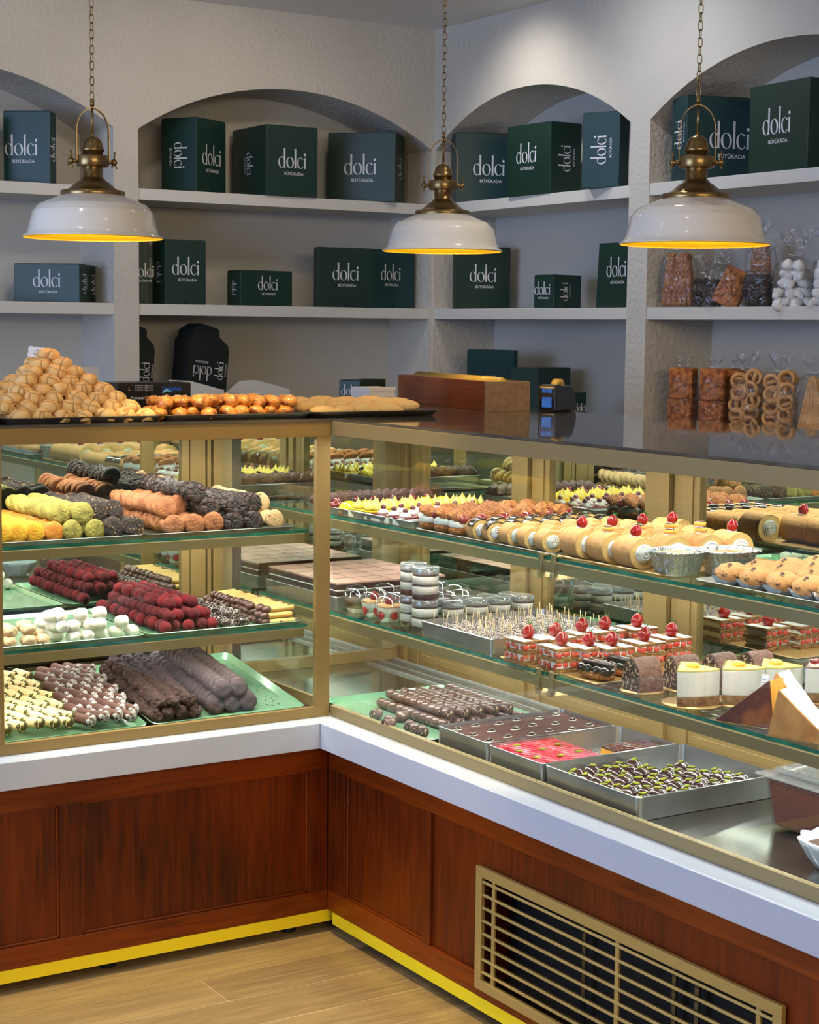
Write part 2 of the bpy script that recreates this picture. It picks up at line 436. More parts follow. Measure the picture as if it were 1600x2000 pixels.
# shelves inside the bays, plus one low one that carries the bags and stacks
SZ1, SZ2, SZ3 = kz(2.096), kz(1.696), kz(1.296)
ST = .040*KS
def bay_name(wallname, i): return wallname
for (a, b2), nm in zip(BA, ('left end bay of the back wall', 'bay behind the left pendant lamp', 'middle arched bay of the back wall')):
    for z, zn in ((SZ1, 'upper'), (SZ2, 'middle'), (SZ3, 'low')):
        o = MB().box(a, b2, YA+.004, YBK, z-ST, z).build('wall_shelf', SHELFM, bevel=.002)
        tag(o, f'{zn} white shelf board in the {nm}', 'shelf', 'white shelf boards in the arched bays')
for (a, b2), nm in zip(BB, ('nearest bay of the right wall', 'bay past the frame of the right wall', 'arched bay with the bagged biscuits', 'arched bay of the right wall beside the corner')):
    for z, zn in ((SZ1, 'upper'), (SZ2, 'middle'), (SZ3, 'low')):
        o = MB().box(XB+.004, XBK, a, b2, z-ST, z).build('wall_shelf', SHELFM, bevel=.002)
        tag(o, f'{zn} white shelf board in the {nm}', 'shelf', 'white shelf boards in the arched bays')

# recessed ceiling downlights; those before the niche walls are added to brighten them
LAMP_ON = mat('lit_downlight_lens', (255, 250, 235), .5, emit=((255, 244, 220), 12))
WHITEP = mat('white_plastic', (225, 225, 222), .4)
for i, (x, y, lb) in enumerate([(kx(1.02), ky(1.08), 'round recessed ceiling downlight above the niche wall corner'), (-.42, -.36, 'round recessed ceiling downlight above the counter corner'),
                               (-.5, -1.5, 'round recessed ceiling downlight above the customer side'), (-1.3, -.45, 'round recessed ceiling downlight in front of the left counter'), (.7, -.3, 'round recessed ceiling downlight above the right counter'), (kx(.85), ky(.30), 'added round ceiling downlight before the right niche wall, out of view'), (-.1, 1.15, 'added round ceiling downlight before the back wall pillar, out of view'), (.85, 1.35, 'added round ceiling downlight before the middle arch, out of view')]):
    t = thing('ceiling_downlight', lb, 'light', (x, y, CZ), group='recessed ceiling downlights')
    MB().lathe([(.045, -.001), (.062, -.001), (.065, -.006), (.06, -.009), (.046, -.006)], 28).build('trim_ring', WHITEP, t)
    MB().lathe([(.045, -.002), (.0005, -.003)], 24).build('lens', LAMP_ON, t)
# ------------------------------------------------------------------ counter bases
XL, YR = -2.2, -3.2     # far ends of the two runs
PW = -.016              # wood face, set back from the ledge nose and proud of the glass line
def base_left():
    t = thing('counter_base', 'cherry wood panelled counter base under the left display case, white ledge', 'counter', (0, 0, 0))
    MB().box(XL, -.02, .0, .56, .075, .521).build('carcass', WOODM, t)
    # recessed field panel behind the frame
    MB().box(XL, -.017, PW+.010, .004, .0625, .5205).build('field_panel', WOODM, t)
    for z0, z1 in ((.452, .5205), (.0625, .117)):
        MB().box(XL, -.0162, PW, PW+.0105, z0, z1).build('frame_rail', WOODR, t, bevel=.0015)
    for x0, x1 in ((-.072, -.0162), (-.769, -.712), (-1.47, -1.413), (XL, XL+.057)):
        MB().box(x0, x1, PW+.0002, PW+.0107, .117, .452).build('frame_stile', WOODM, t, bevel=.0015)
    for x0, x1 in ((-.712, -.072), (-1.413, -.769)):
        mb = MB()
        for a in ((x0, x0+.007, .117, .452), (x1-.007, x1, .117, .452), (x0, x1, .117, .124), (x0, x1, .445, .452)):
            mb.box(a[0], a[1], PW+.0055, PW+.0105, a[2], a[3])
        mb.build('panel_moulding', WOODR, t, bevel=.002)
    MB().box(XL, -.001, PW, PW+.008, .030, .0622).build('kick_strip', KICK, t)
    MB().box(XL, -.0715, -.0714, .03, .5215, .589).build('ledge', LEDGE, t, bevel=.0015)
    mb = MB()
    mb.prism([(-.0716, -.0714), (-.0716+.0716+.02, .02), (-.0716+.02, .03), (-.0716, .03)], .5215, .589); mb.build('ledge_mitre', LEDGE, t)
    for x in (-.10, -.62, -1.2, -1.9):
        MB().lathe([(.022, 0), (.022, .006), (.012, .010), (.009, .075)], 18, (x, .05, 0), True).build('foot', RUBBER, t)
    return t
def base_right():
    t = thing('counter_base', 'cherry wood panelled counter base with brass vent grille, right run', 'counter', (0, 0, 0))
    MB().box(.0, .6, YR, -.02, .075, .521).build('carcass', WOODM, t)
    GX = (-1.726, -.724); GZ = (.082, .377)     # opening for the vent grille
    MB().box(PW+.010, .004, GX[1]-.02, -.017, .0625, .5205).build('field_panel', WOODM, t)
    MB().box(PW+.010, .004, YR, GX[0]+.02, .0625, .5205).build('field_panel', WOODM, t)
    MB().box(PW+.010, .004, GX[0]+.02, GX[1]-.02, GZ[1]-.02, .5205).build('field_panel', WOODM, t)
    for z0, z1 in ((.452, .5205), (.0625, .1)):
        if z0 > .2: MB().box(PW, PW+.0105, YR, -.0162, z0, z1).build('frame_rail', WOODRY, t, bevel=.0015)
        else:
            MB().box(PW, PW+.0105, GX[1], -.0162, z0, .117).build('frame_rail', WOODRY, t, bevel=.0015)
            MB().box(PW, PW+.0105, YR, GX[1], z0, .0815).build('frame_rail', WOODRY, t)
    for y0, y1 in ((-.105, -.0162), (-.520, -.482), (YR, YR+.3)):
        MB().box(PW+.0002, PW+.0107, y0, y1, .117, .452).build('frame_stile', WOODM, t, bevel=.0015)
    for y0, y1 in ((-.482, -.105),):
        mb = MB()
        for a in ((y0, y0+.007, .117, .452), (y1-.007, y1, .117, .452), (y0, y1, .117, .124), (y0, y1, .445, .452)):
            mb.box(PW+.0055, PW+.0105, a[0], a[1], a[2], a[3])
        mb.build('panel_moulding', WOODRY, t, bevel=.002)
    MB().box(PW, PW+.008, YR, -.045, .030, .0622).build('kick_strip', KICK, t)
    MB().box(-.0714, .03, YR, -.0718, .5215, .589).build('ledge', LEDGE, t, bevel=.0015)
    mb = MB(); mb.prism([(-.0714, -.0718), (.03, -.0718), (.03, .03), (.0, .0)], .5214, .5889); mb.build('ledge_mitre', LEDGE, t)
    for y in (-.06, -.55, -1.2, -2.0):
        MB().lathe([(.022, 0), (.022, .006), (.012, .010), (.009, .075)], 18, (.05, y, 0), True).build('foot', RUBBER, t)
    # vent grille
    g = MB(); x0 = PW-.006; x1 = PW+.006; fw = .024
    g.box(x0, x1, GX[0], GX[1], GZ[1]-fw, GZ[1]).box(x0, x1, GX[0], GX[1], GZ[0], GZ[0]+fw)
    g.box(x0, x1, GX[1]-fw, GX[1], GZ[0]+fw, GZ[1]-fw).box(x0, x1, GX[0], GX[0]+fw, GZ[0]+fw, GZ[1]-fw)
    gf = g.build('vent_grille', GOLD_G, t, bevel=.0015, label='brass coloured vent grille')
    n = 8; zz0, zz1 = GZ[0]+fw, GZ[1]-fw
    for i in range(n):
        z = zz0+(zz1-zz0)*(i+.5)/n
        mb = MB().box(-.013, .013, GX[0]+fw, GX[1]-fw, -.0032, .0032); mb.xf(T(PW+.009, 0, z) @ R(math.radians(24), 'Y'))
        mb.build('louvre_slat', GOLD_G, gf, bevel=.001)
    for y in (-.79, -1.24, -1.66):
        MB().box(PW-.001, PW+.004, y-.006, y+.006, zz0, zz1).build('divider_bar', GOLD_G, gf)
    MB().box(.08, .085, GX[0], GX[1], GZ[0]-.02, GZ[1]+.02).build('vent_shade_sheet', BLACK, t)  # black sheet puts in the shade inside the vent
    for y in (-1.05, -1.35, -1.42): MB().box(.05, .055, y, y+.012, GZ[0], GZ[1]).build('inner_bracket', STEEL, t)
    return t
bl = base_left()
# open the carcass behind the grille: the right carcass is built of boards
br_ = base_right()
car = [c for c in bpy.data.objects if c.parent == br_ and c.name.startswith('carcass')][0]
mb = MB().box(.09, .6, YR, -.02, .075, .521).box(.0, .09, YR, -.02, .40, .521).box(.0, .09, -.70, -.02, .075, .40).box(.0, .09, YR, -1.75, .075, .40)
car.data = mb.mesh('carcass', WOODM)

# ------------------------------------------------------------------ display cases
ZT, ZH, ZD = 1.381, 1.335, .600     # top surface, underside of the header, deck
Z1R, Z2R = 1.112, .847              # right shelves
Z1L, Z2L = 1.083, .829              # left shelves
MY, MX = .568, .570                 # mirror planes
def glass_shelf(name, t, x0, x1, y0, y1, z, th=.008):
    mb = MB(); mb.box(x0, x1, y0, y1, z-th, z)
    mb.m = [0, 0, 1, 1, 1, 1]
    return mb.build(name, [SHELFGLASS, GLASS_EDGE], t)
def pane_door(t, axis, a0, a1, plane, z0, z1, fw=.03, dpt=.012):
    """sliding mirrored door: gold frame with a mirror; axis 'x' = runs along x at y = plane"""
    B = (lambda m, u0, u1, d0, d1, w0, w1: m.box(u0, u1, plane+d0, plane+d1, w0, w1)) if axis == 'x' else (lambda m, u0, u1, d0, d1, w0, w1: m.box(plane+d0, plane+d1, u0, u1, w0, w1))
    m = MB(); B(m, a0+fw, a1-fw, 0, .004, z0+fw, z1-fw); p = m.build('mirror_door', MIRROR, t, label='mirrored sliding door')
    m = MB(); B(m, a0, a0+fw, -dpt, .006, z0, z1); B(m, a1-fw, a1, -dpt, .006, z0, z1); B(m, a0+fw, a1-fw, -dpt, .006, z0, z0+fw); B(m, a0+fw, a1-fw, -dpt, .006, z1-fw, z1)
    m.build('door_frame', GOLD, p, bevel=.0015)
    return p
def rail(t, axis, plane, a0, a1, z, h=.020, nm='shelf_rail'):
    m = MB()
    if axis == 'x': m.box(a0, a1, plane, plane+.012, z-h, z)
    else: m.box(plane, plane+.012, a0, a1, z-h, z)
    return m.build(nm, GOLD_D, t)

tl = thing('display_case', 'left glass display case of cookies with gold frame', 'display case', (0, 0, 0))
MB().box(XL, -.006, -.004, .012, ZH, ZT-.0065).build('header_rail', GOLD, tl, bevel=.001)
MB().box(XL, -.006, -.004, .012, .5895, .617).build('bottom_rail', GOLD, tl, bevel=.001)
MB().box(-.048, -.006, -.0042, .012, .617, ZH).build('corner_post', GOLD, tl, bevel=.001)
MB().box(-.91, -.9, -.0042, .012, .617, ZH).build('centre_post', GOLD, tl)
MB().box(XL, -.048, .001, .006, .617, ZH).build('front_glass', GLASS, tl)
MB().box(XL, -.01, .014, .60, .5895, ZD).build('deck', DECKM, tl)
MB().box(XL, 0, .56, .6, ZH+.003, ZT-.0065).build('rear_header', GOLD, tl)
for z in (Z1L, Z2L):
    glass_shelf('glass_shelf', tl, XL, -.035, .068, .505, z)
    rail(tl, 'x', .058, XL, -.05, z-.009, .024)
pane_door(tl, 'x', -.80, -.150, MY, ZD+.012, ZH-.004, .024)
pane_door(tl, 'x', -1.45, -.802, MY+.006, ZD+.012, ZH-.004, .024)
MB().box(XL, -1.45, MY, MY+.02, ZD, ZH).build('rear_panel', GOLD, tl)
m = MB().box(-.148, -.100, MY-.012, MY+.02, ZD, ZH).box(-.094, -.082, MY-.012, MY+.02, ZD, ZH).box(-.076, -.046, MY-.018, MY+.02, ZD, ZH)
m.box(-.100, -.094, MY+.002, MY+.02, ZD, ZH).box(-.082, -.076, MY+.002, MY+.02, ZD, ZH)
m.build('rear_post', GOLD, tl, bevel=.001)
MB().box(-.046, -.012, MY-.004, MY+.02, ZD, ZH).build('rear_post_shade', GOLD_D, tl)
for z in (1.318, 1.0, .74):
    m = MB().lathe([(.0001, 0), (.006, 0), (.007, .002), (.005, .006), (.0001, .007)], 14)
    m.xf(T(-.061, MY-.018, z) @ R(PI/2, 'X')); m.build('door_knob', GOLD, tl)
MB().box(XL, -.02, MY-.014, MY-.002, ZD, ZD+.012).build('door_track', GOLD_D, tl)
MB().box(-.014, -.010, .014, .55, .617, ZH).build('end_glass', GLASS, tl)
MB().box(-.013, -.003, .014, .56, ZD, .628).build('end_rail', GOLD, tl)

tr = thing('display_case', 'right glass display case of cakes and rolls with gold frame', 'display case', (0, 0, 0))
MB().box(-.004, .012, YR, -.001, ZH+.003, ZT-.0065).build('header_rail', GOLD_D, tr, bevel=.001)
MB().box(-.004, .012, YR, -.001, .5895, .618).build('bottom_rail', GOLD_D, tr, bevel=.001)
MB().box(.001, .006, YR, -.003, .618, ZH+.003).build('front_glass', GLASS, tr)
MB().box(.014, .60, YR, .60, .5893, ZD).build('deck', DECKM, tr)
MB().box(.56, .6, YR, .6, ZH+.003, ZT-.0065).build('rear_header', GOLD, tr)
for z in (Z1R, Z2R):
    glass_shelf('glass_shelf', tr, .070, .470, -.86, .54, z)
    glass_shelf('glass_shelf', tr, .070, .470, YR, -.872, z-.001)
    rail(tr, 'y', .062, YR, .54, z-.010, .024)
    for y in (-.842, -.890):
        m = MB().box(.058, .066, y-.007, y+.007, z-.035, z+.008).box(.066, .082, y-.007, y+.007, z+.0005, z+.004).box(.055, .12, y-.005, y+.005, z-.05, z-.034)
        m.build('shelf_clip', GOLD_D, tr, bevel=.002)
# mirrored doors along the back and across the end
for y0, y1 in ((-.055, .440), (-.63, -.185), (-1.25, -.79), (-1.95, -1.33), (-2.6, -2.02)):
    pane_door(tr, 'y', y0, y1, MX, ZD+.012, ZH-.004, .022)
def post(y0, y1):
    h = (y1-y0)
    m = MB()
    for a, b3, d in ((0, .26, .016), (.30, .46, .010), (.50, .72, .022), (.76, 1, .014)):
        m.box(MX-d, MX+.02, y0+h*a, y0+h*b3, ZD, ZH)
    m.box(MX+.002, MX+.018, y0, y1, ZD, ZH)
    p = m.build('rear_post', GOLD, tr, bevel=.001)
    for z in (1.0, .74):
        for u in (.13, .61):
            k = MB().lathe([(.0001, 0), (.006, 0), (.007, .002), (.005, .006), (.0001, .007)], 14)
            k.xf(T(MX-.022, y0+h*u, z) @ R(-PI/2, 'Y')); k.build('door_knob', GOLD, p)
for y0, y1 in ((.440, .565), (-.185, -.055), (-.79, -.63), (-1.33, -1.25), (-2.02, -1.95)): post(y0, y1)
MB().box(.02, .50, MY, MY+.004, ZD+.03, ZH).build('end_mirror', MIRROR, tr, label='mirrored end panel')
MB().box(.012, .565, MY-.012, MY+.004, ZD, ZD+.034).build('end_rail', GOLD, tr, bevel=.001)
MB().box(.50, .566, MY-.014, MY+.004, ZD+.034, ZH).build('end_post', GOLD_D, tr, bevel=.001)
MB().box(MX-.0115, MX-.0005, YR, .556, ZD, ZD+.05).build('rear_kerb', GOLD, tr, bevel=.001)
# air return strip: wire grid along the back of the deck
m = MB().box(.428, .436, YR, .54, ZD, ZD+.006).box(.534, .542, YR, .54, ZD, ZD+.006).box(.483, .487, YR, .54, ZD, ZD+.004)
for i in range(300):
    y = .53-i*.0095
    if y < YR+.01: break
    m._add([(.436, y, ZD+.002), (.534, y-.012, ZD+.002), (.534, y-.0155, ZD+.002), (.436, y-.0035, ZD+.002)], [(0, 3, 2, 1)])
m.build('air_return_grid', mat('bright_wire', (214, 216, 216), .25, .8), tr)
MB().box(.436, .534, YR, .53, ZD+.0003, ZD+.0008).build('slot_shade_strip', BLACK, tr)  # shade between the wires put in as a flat black strip

# worktops
def veined(name):
    m = TOPM; return m
o = MB().box(XL, .0, -.006, .87, ZT-.0065, ZT).build('worktop', TOPM); tag(o, 'thin dark stone worktop on the left case, carrying the baking trays', 'worktop')
m = MB().prism([(.0005, YR), (.87, YR), (.87, .87), (.0005, .87)], ZT-.006, ZT+.0004)
o = m.build('worktop', [TOPM]); tag(o, 'polished dark stone worktop on the right case, mirroring the wall', 'worktop')
# staff-side bodies under the worktops
o = MB().box(.605, .86, YR, .86, 0, ZT-.007).build('rear_cabinet', mat('cream_board', (190, 184, 170), .6)); tag(o, 'plain cream cabinet at the back of the right case, staff side', 'cabinet')
o = MB().box(XL, .599, .62, .86, 0, ZT-.007).build('rear_cabinet', MATS['cream_board']); tag(o, 'plain cream cabinet at the back of the left case, staff side', 'cabinet')
# ------------------------------------------------------------------ pendant lamps
BRASS = mat('aged_brass', (150, 124, 82), .28, .9, var=(40, (120, 98, 60), .35, .7))
ENAMEL = mat('cream_enamel', (226, 220, 210), .12, 0, coat=.6)
GILT = mat('gilded_inside', (250, 196, 36), .4, .3)
BULB = mat('lit_bulb', (255, 220, 150), .4, emit=((255, 196, 110), 22))
def pendant():
    t = thing('pendant_lamp', 'x', 'lamp')
    k = .00128
    prof = [(137, 0), (139, 1), (137, 3), (132, 6), (127, 14), (123, 30), (118, 50), (116, 53), (114, 54), (112, 59), (110, 60), (107, 64), (105, 65), (84, 74), (62, 83)]
    MB().lathe([(r*k, z*k) for r, z in prof], 64).build('shade', ENAMEL, t)
    MB().lathe([(r*k-.0015, z*k-.001) for r, z in prof], 64).build('shade_lining', GILT, t)
    MB().lathe([(r*k, z*k) for r, z in [(62, 81), (63, 83), (63, 90), (61, 92), (50, 93), (47, 96), (44, 97), (40, 102), (35, 105), (33, 108), (27, 111), (22, 117), (20, 118), (20, 142), (20, 168), (22, 168), (23, 172), (21, 176), (20, 178), (19, 184), (15, 192), (8, 197), (3, 198), (3, 199)]], 40).build('cap_and_neck', BRASS, t)
    MB().lathe([(r*k, z*k) for r, z in [(20, 138), (31, 139), (32, 141), (32, 158), (31, 160), (20, 161)]], 40).build('collar_ring', BRASS, t)
    MB().tube([(0, 0, 198*k), (0, 0, 262*k)], .0032, 10).tube([(0, 0, 255*k), (0, 0, 268*k)], .0055, 10).build('rod', BRASS, t)
    # strap loop
    pts = [(-33, 150)]+[(-33, 205)]+[(-33*math.cos(a), 205+48*math.sin(a)) for a in [PI*i/16 for i in range(1, 16)]]+[(33, 205), (33, 150)]
    mb = MB(); vs = []; fs = []
    for i, (x, z) in enumerate(pts):
        for (dx, y) in ((0, -.0075), (0, .0075), (.0016, .0075), (.0016, -.0075)):
            s_ = -1 if x < 0 else 1
            vs.append((x*k+(-dx*s_ if abs(x) > 1 else 0), y, z*k-(dx if abs(x) <= 20 else 0)))
    for i in range(len(pts)-1):
        for j in range(4): fs.append((4*i+j, 4*i+(j+1) % 4, 4*i+4+(j+1) % 4, 4*i+4+j))
    mb._add(vs, fs, False); mb.build('strap', BRASS, t)
    for s_ in (-1, 1):
        m = MB().tube([(s_*30*k, 0, 149*k), (s_*40*k, 0, 149*k)], .005, 10).blob(.0085, (s_*43*k, 0, 149*k), 14, 10)
        for a in (100, 220, 340):
            c, s2 = math.cos(math.radians(a)), math.sin(math.radians(a))
            m.tube([(s_*43*k, c*.006, 149*k+s2*.006), (s_*44*k, c*.026, 149*k+s2*.026)], [.0018, .0026], 8)
        m.build('wing_screw', BRASS, t)
    m = MB(); z = 266*k; i = 0
    m.blob(.006, (0, 0, z), 12, 8)
    while z < CZ-1.838-.03:
        L_ = .022; path = []
        for a in range(16):
            th = 2*PI*a/16; path.append((.0052*math.cos(th), 0, (L_*.5-.005)*(1 if math.sin(th) > 0 else -1)+.005*math.sin(th)))
        q = MB().tube(path, .0013, 6, closed=True).xf(T(0, 0, z+L_*.5) @ R((PI/2 if i % 2 else 0)+.35, 'Z'))
        m._add(q.v, q.f, True); z += L_*.83+.0008; i += 1
    m.build('chain', BRASS, t)
    MB().lathe([(.0001, 0), (.045, 0), (.05, -.01), (.02, -.025), (.0001, -.026)], 28).xf(T(0, 0, CZ-1.838)).build('ceiling_rose', BRASS, t)
    MB().blob((.03, .03, .036), (0, 0, .045), 18, 12).build('bulb', BULB, t)
    return t
lamp = pendant()
for (x, y, z, a, lb) in ((-.573, .222, 1.838, -8, 'cream enamel pendant lamp hanging over the left counter, strap seen broadside'),
                         (.566, .347, 1.845, -34, 'smallest looking cream enamel pendant lamp, hanging above the counter corner'),
                         (.504, -.830, 1.822, -40, 'cream enamel pendant lamp in front of the bagged biscuits on the right')):
    o = put(lamp, (x, y, z), (0, 0, math.radians(a)), lb, 'cream pendant lamps over the counters')
    light('pendant_bulb', 'POINT', (x, y, z+.03), (x, y, 0), 8, (1, .84, .5), .03)

# ------------------------------------------------------------------ dolci boxes on the niche shelves
CARD = mat('dark_green_card', (20, 50, 42), .42, 0, bump=(400, .02, 'noise'))
CARD_T = mat('dark_teal_card', (24, 58, 62), .42, 0, bump=(400, .02, 'noise'))
CARD_IN = mat('black_card', (22, 26, 26), .55)
INK = mat('silver_white_print', (214, 216, 222), .5)
def horiz(px, py):
    d = ray(px, py); return Vector((d.x, d.y))
def along(C, px, py, az):
    """distance t along azimuth az (degrees from +y towards +x) from C where the line of sight px is met"""
    u = Vector((math.sin(math.radians(az)), math.cos(math.radians(az)))); d = horiz(px, py)
    q = Vector((CAM.x-C.x, CAM.y-C.y)); det = d.x*(-u.y)-(-u.x)*d.y
    # CAM + s d = C + t u
    s_ = ((-q.x)*(-u.y)-(-u.x)*(-q.y))/det
    p = Vector((CAM.x+s_*d.x, CAM.y+s_*d.y)); return (p-Vector((C.x, C.y))).dot(u)
def card_box(nm, label, group, C, wa, wb, az, h, m=None, texts=(), taper=0, cat='box', tilt=0, lid=True, flap=True):
    """C near bottom corner; side a runs along az-90 .. to the left, side b along az; texts = (side, kind, height, u, v)"""
    m = m or CARD
    t = thing(nm, label, cat, C, (0, 0, 0), group)
    ub = Vector((math.sin(math.radians(az)), math.cos(math.radians(az)), 0)); ua = Vector((math.sin(math.radians(az-90)), math.cos(math.radians(az-90)), 0))
    n_a = -ub; n_b = -ua      # outward normals of the faces along a and along b
    c = [Vector((0, 0, 0)), ub*wb, ub*wb+ua*wa, ua*wa]
    ce = (c[0]+c[2])/2
    mb = MB(); lo = [p+(p-ce)*0 for p in c]; hi = [p+(p-ce)*taper+Vector((0, 0, h)) for p in c]
    sh = Vector((0, 0, 0))
    if tilt: sh = ub*tilt
    mb._add(lo+[p+sh for p in hi], [(3, 2, 1, 0), (4, 5, 6, 7), (0, 1, 5, 4), (1, 2, 6, 5), (2, 3, 7, 6), (3, 0, 4, 7)])
    body = mb.build('carton', m, t, bevel=.0018)
    if lid:
        # top closing flap edge, a slightly raised card layer with a cut line
        mb = MB(); a_, b_ = c[0]*1, c[0]*1
        ins = [p+(ce-p)*.03+Vector((0, 0, h+.0006))+sh for p in c]; up_ = [p+Vector((0, 0, .0012)) for p in ins]
        if not taper:
            mb._add(ins+up_, [(3, 2, 1, 0), (4, 5, 6, 7), (0, 1, 5, 4), (1, 2, 6, 5), (2, 3, 7, 6), (3, 0, 4, 7)]); mb.build('lid_flap', m, t)
    if flap:
        # small locking tab at the foot of the front face
        mb = MB(); q = ub*(wb*.5)+n_b*.0008
        mb._add([q-ub*.009+Vector((0, 0, .001)), q+ub*.009+Vector((0, 0, .001)), q+ub*.007+Vector((0, 0, .014)), q-ub*.007+Vector((0, 0, .014))], [(0, 1, 2, 3)])
        mb.v += [v+n_b*.0006 for v in mb.v[:4]]; mb.f += [[4, 5, 6, 7], [0, 1, 5, 4], [1, 2, 6, 5], [2, 3, 7, 6], [3, 0, 4, 7]]; mb.m += [0]*5; mb.sm += [False]*5
        mb.build('locking_tab', CARD_IN, t)
    for (side, kind, th, u, v) in texts:
        # reading direction for a viewer outside
        org = Vector((0, 0, 0))
        if side == 'b': xr, nn, wd = ub, n_b, wb; base = Vector((0, 0, 0))
        else: xr, nn, wd = -ua, n_a, wa; base = ua*wa
        up_v = Vector((0, 0, 1))+(sh/h if h else sh)
        pos = base+xr*(wd*u)+up_v*(h*v)+nn*.0012
        ex, ey = xr, up_v
        if kind == 'up': ex, ey = up_v, -xr
        if kind == 'down': ex, ey = -up_v, xr
        if kind == 'flip': ex, ey = -xr, -up_v
        lg = logo_mb(th); lg.v = [pos+ex*p.x+ey*(p.y-th*.35) for p in lg.v]
        lg.build('printed_logo', INK, t)
    return t
def pix_box(label, wall, zs, xl, xc, xr, ytop, az, d=.05, m=None, texts=(), dflt=.17, group='dark green cake boxes on the niche shelves', **k):
    """carton whose near upright edge is seen at xc, its two visible sides reaching xl and xr"""
    yb = 640
    P = ony(xc, ytop, YA+d) if wall == 'A' else onx(xc, ytop, XB+d)
    h = k.pop('h', None) or P.z-zs; C = Vector((P.x, P.y, zs+.0005))
    wb = along(C, xr, ytop, az) if xr is not None else dflt
    wa = along(C, xl, ytop, az-90) if xl is not None else dflt
    wa = min(wa, k.pop('amax', .27)*KS); wb = min(wb, k.pop('bmax', .30)); texts = [(a_, b_, c_*KS, d_, e_) for a_, b_, c_, d_, e_ in texts]
    return card_box('cake_box', label, group, C, wa, wb, az, h, m, texts, **k)
H = .062
A_, B_ = 'A', 'B'
pix_box('dark green box with a big logo on the upper shelf behind the left pendant', A_, SZ1, 6, 97, 109, 217, 38, .02, CARD_T, [('a', 'h', .070, .38, .49), ('b', 'up', .05, .5, .48)])
pix_box('green box cut by the picture edge, left end of the upper shelf', A_, SZ1, -150, -128, -6, 217, 88, .06, CARD_T, [('b', 'h', .066, .5, .49)], dflt=.2)
pix_box('tall green box turned cornerwise on the upper shelf of the middle bay', A_, SZ1, 315, 384, 441, 229, 60, .02, CARD, [('a', 'down', .056, .5, .5), ('b', 'h', .072, .5, .48)])
pix_box('green box beside the cornerwise box, upper shelf of the middle bay', A_, SZ1, 450, 520, 621, 243, 90, -.01, CARD, [('a', 'down', .05, .5, .48), ('b', 'h', .070, .5, .5)])
pix_box('wide green box at the right end of the upper shelf, back wall', A_, SZ1, 641, 773, 808, 259, 44, -.035, CARD, [('a', 'h', .076, .48, .5), ('b', 'up', .05, .5, .5)], bmax=.185)
pix_box('green box with a blunt grey sheen nearest the corner on the right wall', B_, SZ1, 853, 891, 996, 259, 112, .0, CARD_T, [('b', 'h', .075, .62, .5)], amax=.085)
pix_box('box with dark green sides standing in front of its neighbour, right wall', B_, SZ1, 992, 1077, 1137, 237, 88, -.0, CARD, [('a', 'h', .070, .45, .56), ('b', 'up', .055, .5, .5)])
pix_box('upright box printed sideways beside the white pillar, upper shelf', B_, SZ1, 1139, 1212, 1231, 217, 66, .012, CARD_T, [('a', 'up', .058, .5, .5)])
pix_box('broad teal box with vertical print, upper shelf of the right bay', B_, SZ1, 1298, 1344, 1470, 186, 106, -.01, CARD_T, [('a', 'up', .055, .5, .55), ('b', 'h', .085, .66, .5)], amax=.11)
pix_box('tallest green box at the right picture edge, upper shelf', B_, SZ1, 1468, 1582, 1640, 150, 95, .0, CARD, [('a', 'h', .078, .47, .53)], taper=.02)
# middle shelves
pix_box('low wide green box behind the left pendant lamp, middle shelf', A_, SZ2, 27, 155, 171, 516, 40, .02, CARD, [('a', 'h', .060, .5, .56), ('b', 'up', .042, .55, .5)])
pix_box('second low box peeping out behind the low wide one', A_, SZ2, 120, 174, 189, 519, 40, .13, CARD, [('b', 'up', .042, .5, .5)])
pix_box('green box squeezed against the white pillar, middle shelf', A_, SZ2, 255, 266, 291, 468, 100, .10, CARD, [('b', 'h', .05, .5, .5)])
pix_box('tall green box next to the white pillar, middle shelf', A_, SZ2, 297, 322, 402, 468, 92, .03, CARD, [('a', 'down', .045, .5, .5), ('b', 'h', .064, .5, .56)])
pix_box('smallest low green box alone on the middle shelf, back wall', A_, SZ2, 444, 470, 571, 528, 86, .03, CARD, [('a', 'down', .032, .5, .5), ('b', 'h', .052, .52, .6)])
pix_box('square green box left of the teal one, middle shelf', A_, SZ2, 613, 622, 728, 483, 95, .02, CARD, [('b', 'h', .066, .5, .56)], dflt=.12)
pix_box('teal box half hidden by the square green box', A_, SZ2, None, 724, 811, 487, 80, .06, CARD_T, [('b', 'h', .062, .45, .58)], dflt=.12)
pix_box('green box beneath the middle pendant on the right wall shelf', B_, SZ2, 885, 890, 998, 482, 105, .02, CARD, [('b', 'h', .066, .5, .54)], dflt=.12)
pix_box('smallest cube shaped green box on the right wall shelf', B_, SZ2, 1044, 1083, 1136, 537, 78, .03, CARD, [('a', 'h', .045, .42, .55), ('b', 'up', .040, .4, .5)])
pix_box('leaning green box cut off by the white pillar', B_, SZ2, 1150, 1262, None, 470, 92, .03, CARD, [('a', 'h', .066, .42, .58)], dflt=.12, taper=-.06)
# low shelf on the right wall
pix_box('plain teal box lying upside down on the low shelf', B_, SZ3, 892, 1003, 1012, 685, 85, .05, CARD_T, [('a', 'flip', .06, .55, .44)])
pix_box('green box stacked on the low shelf behind the tape dispenser', B_, SZ3, 997, 1052, 1115, 720, 70, .0, CARD, [('a', 'h', .035, .5, .5)])
pix_box('small dark box at the foot of the wall right of the tape dispenser', B_, SZ3, 1110, 1122, 1146, 768, 95, .0, CARD, [('b', 'h', .028, .5, .5)])
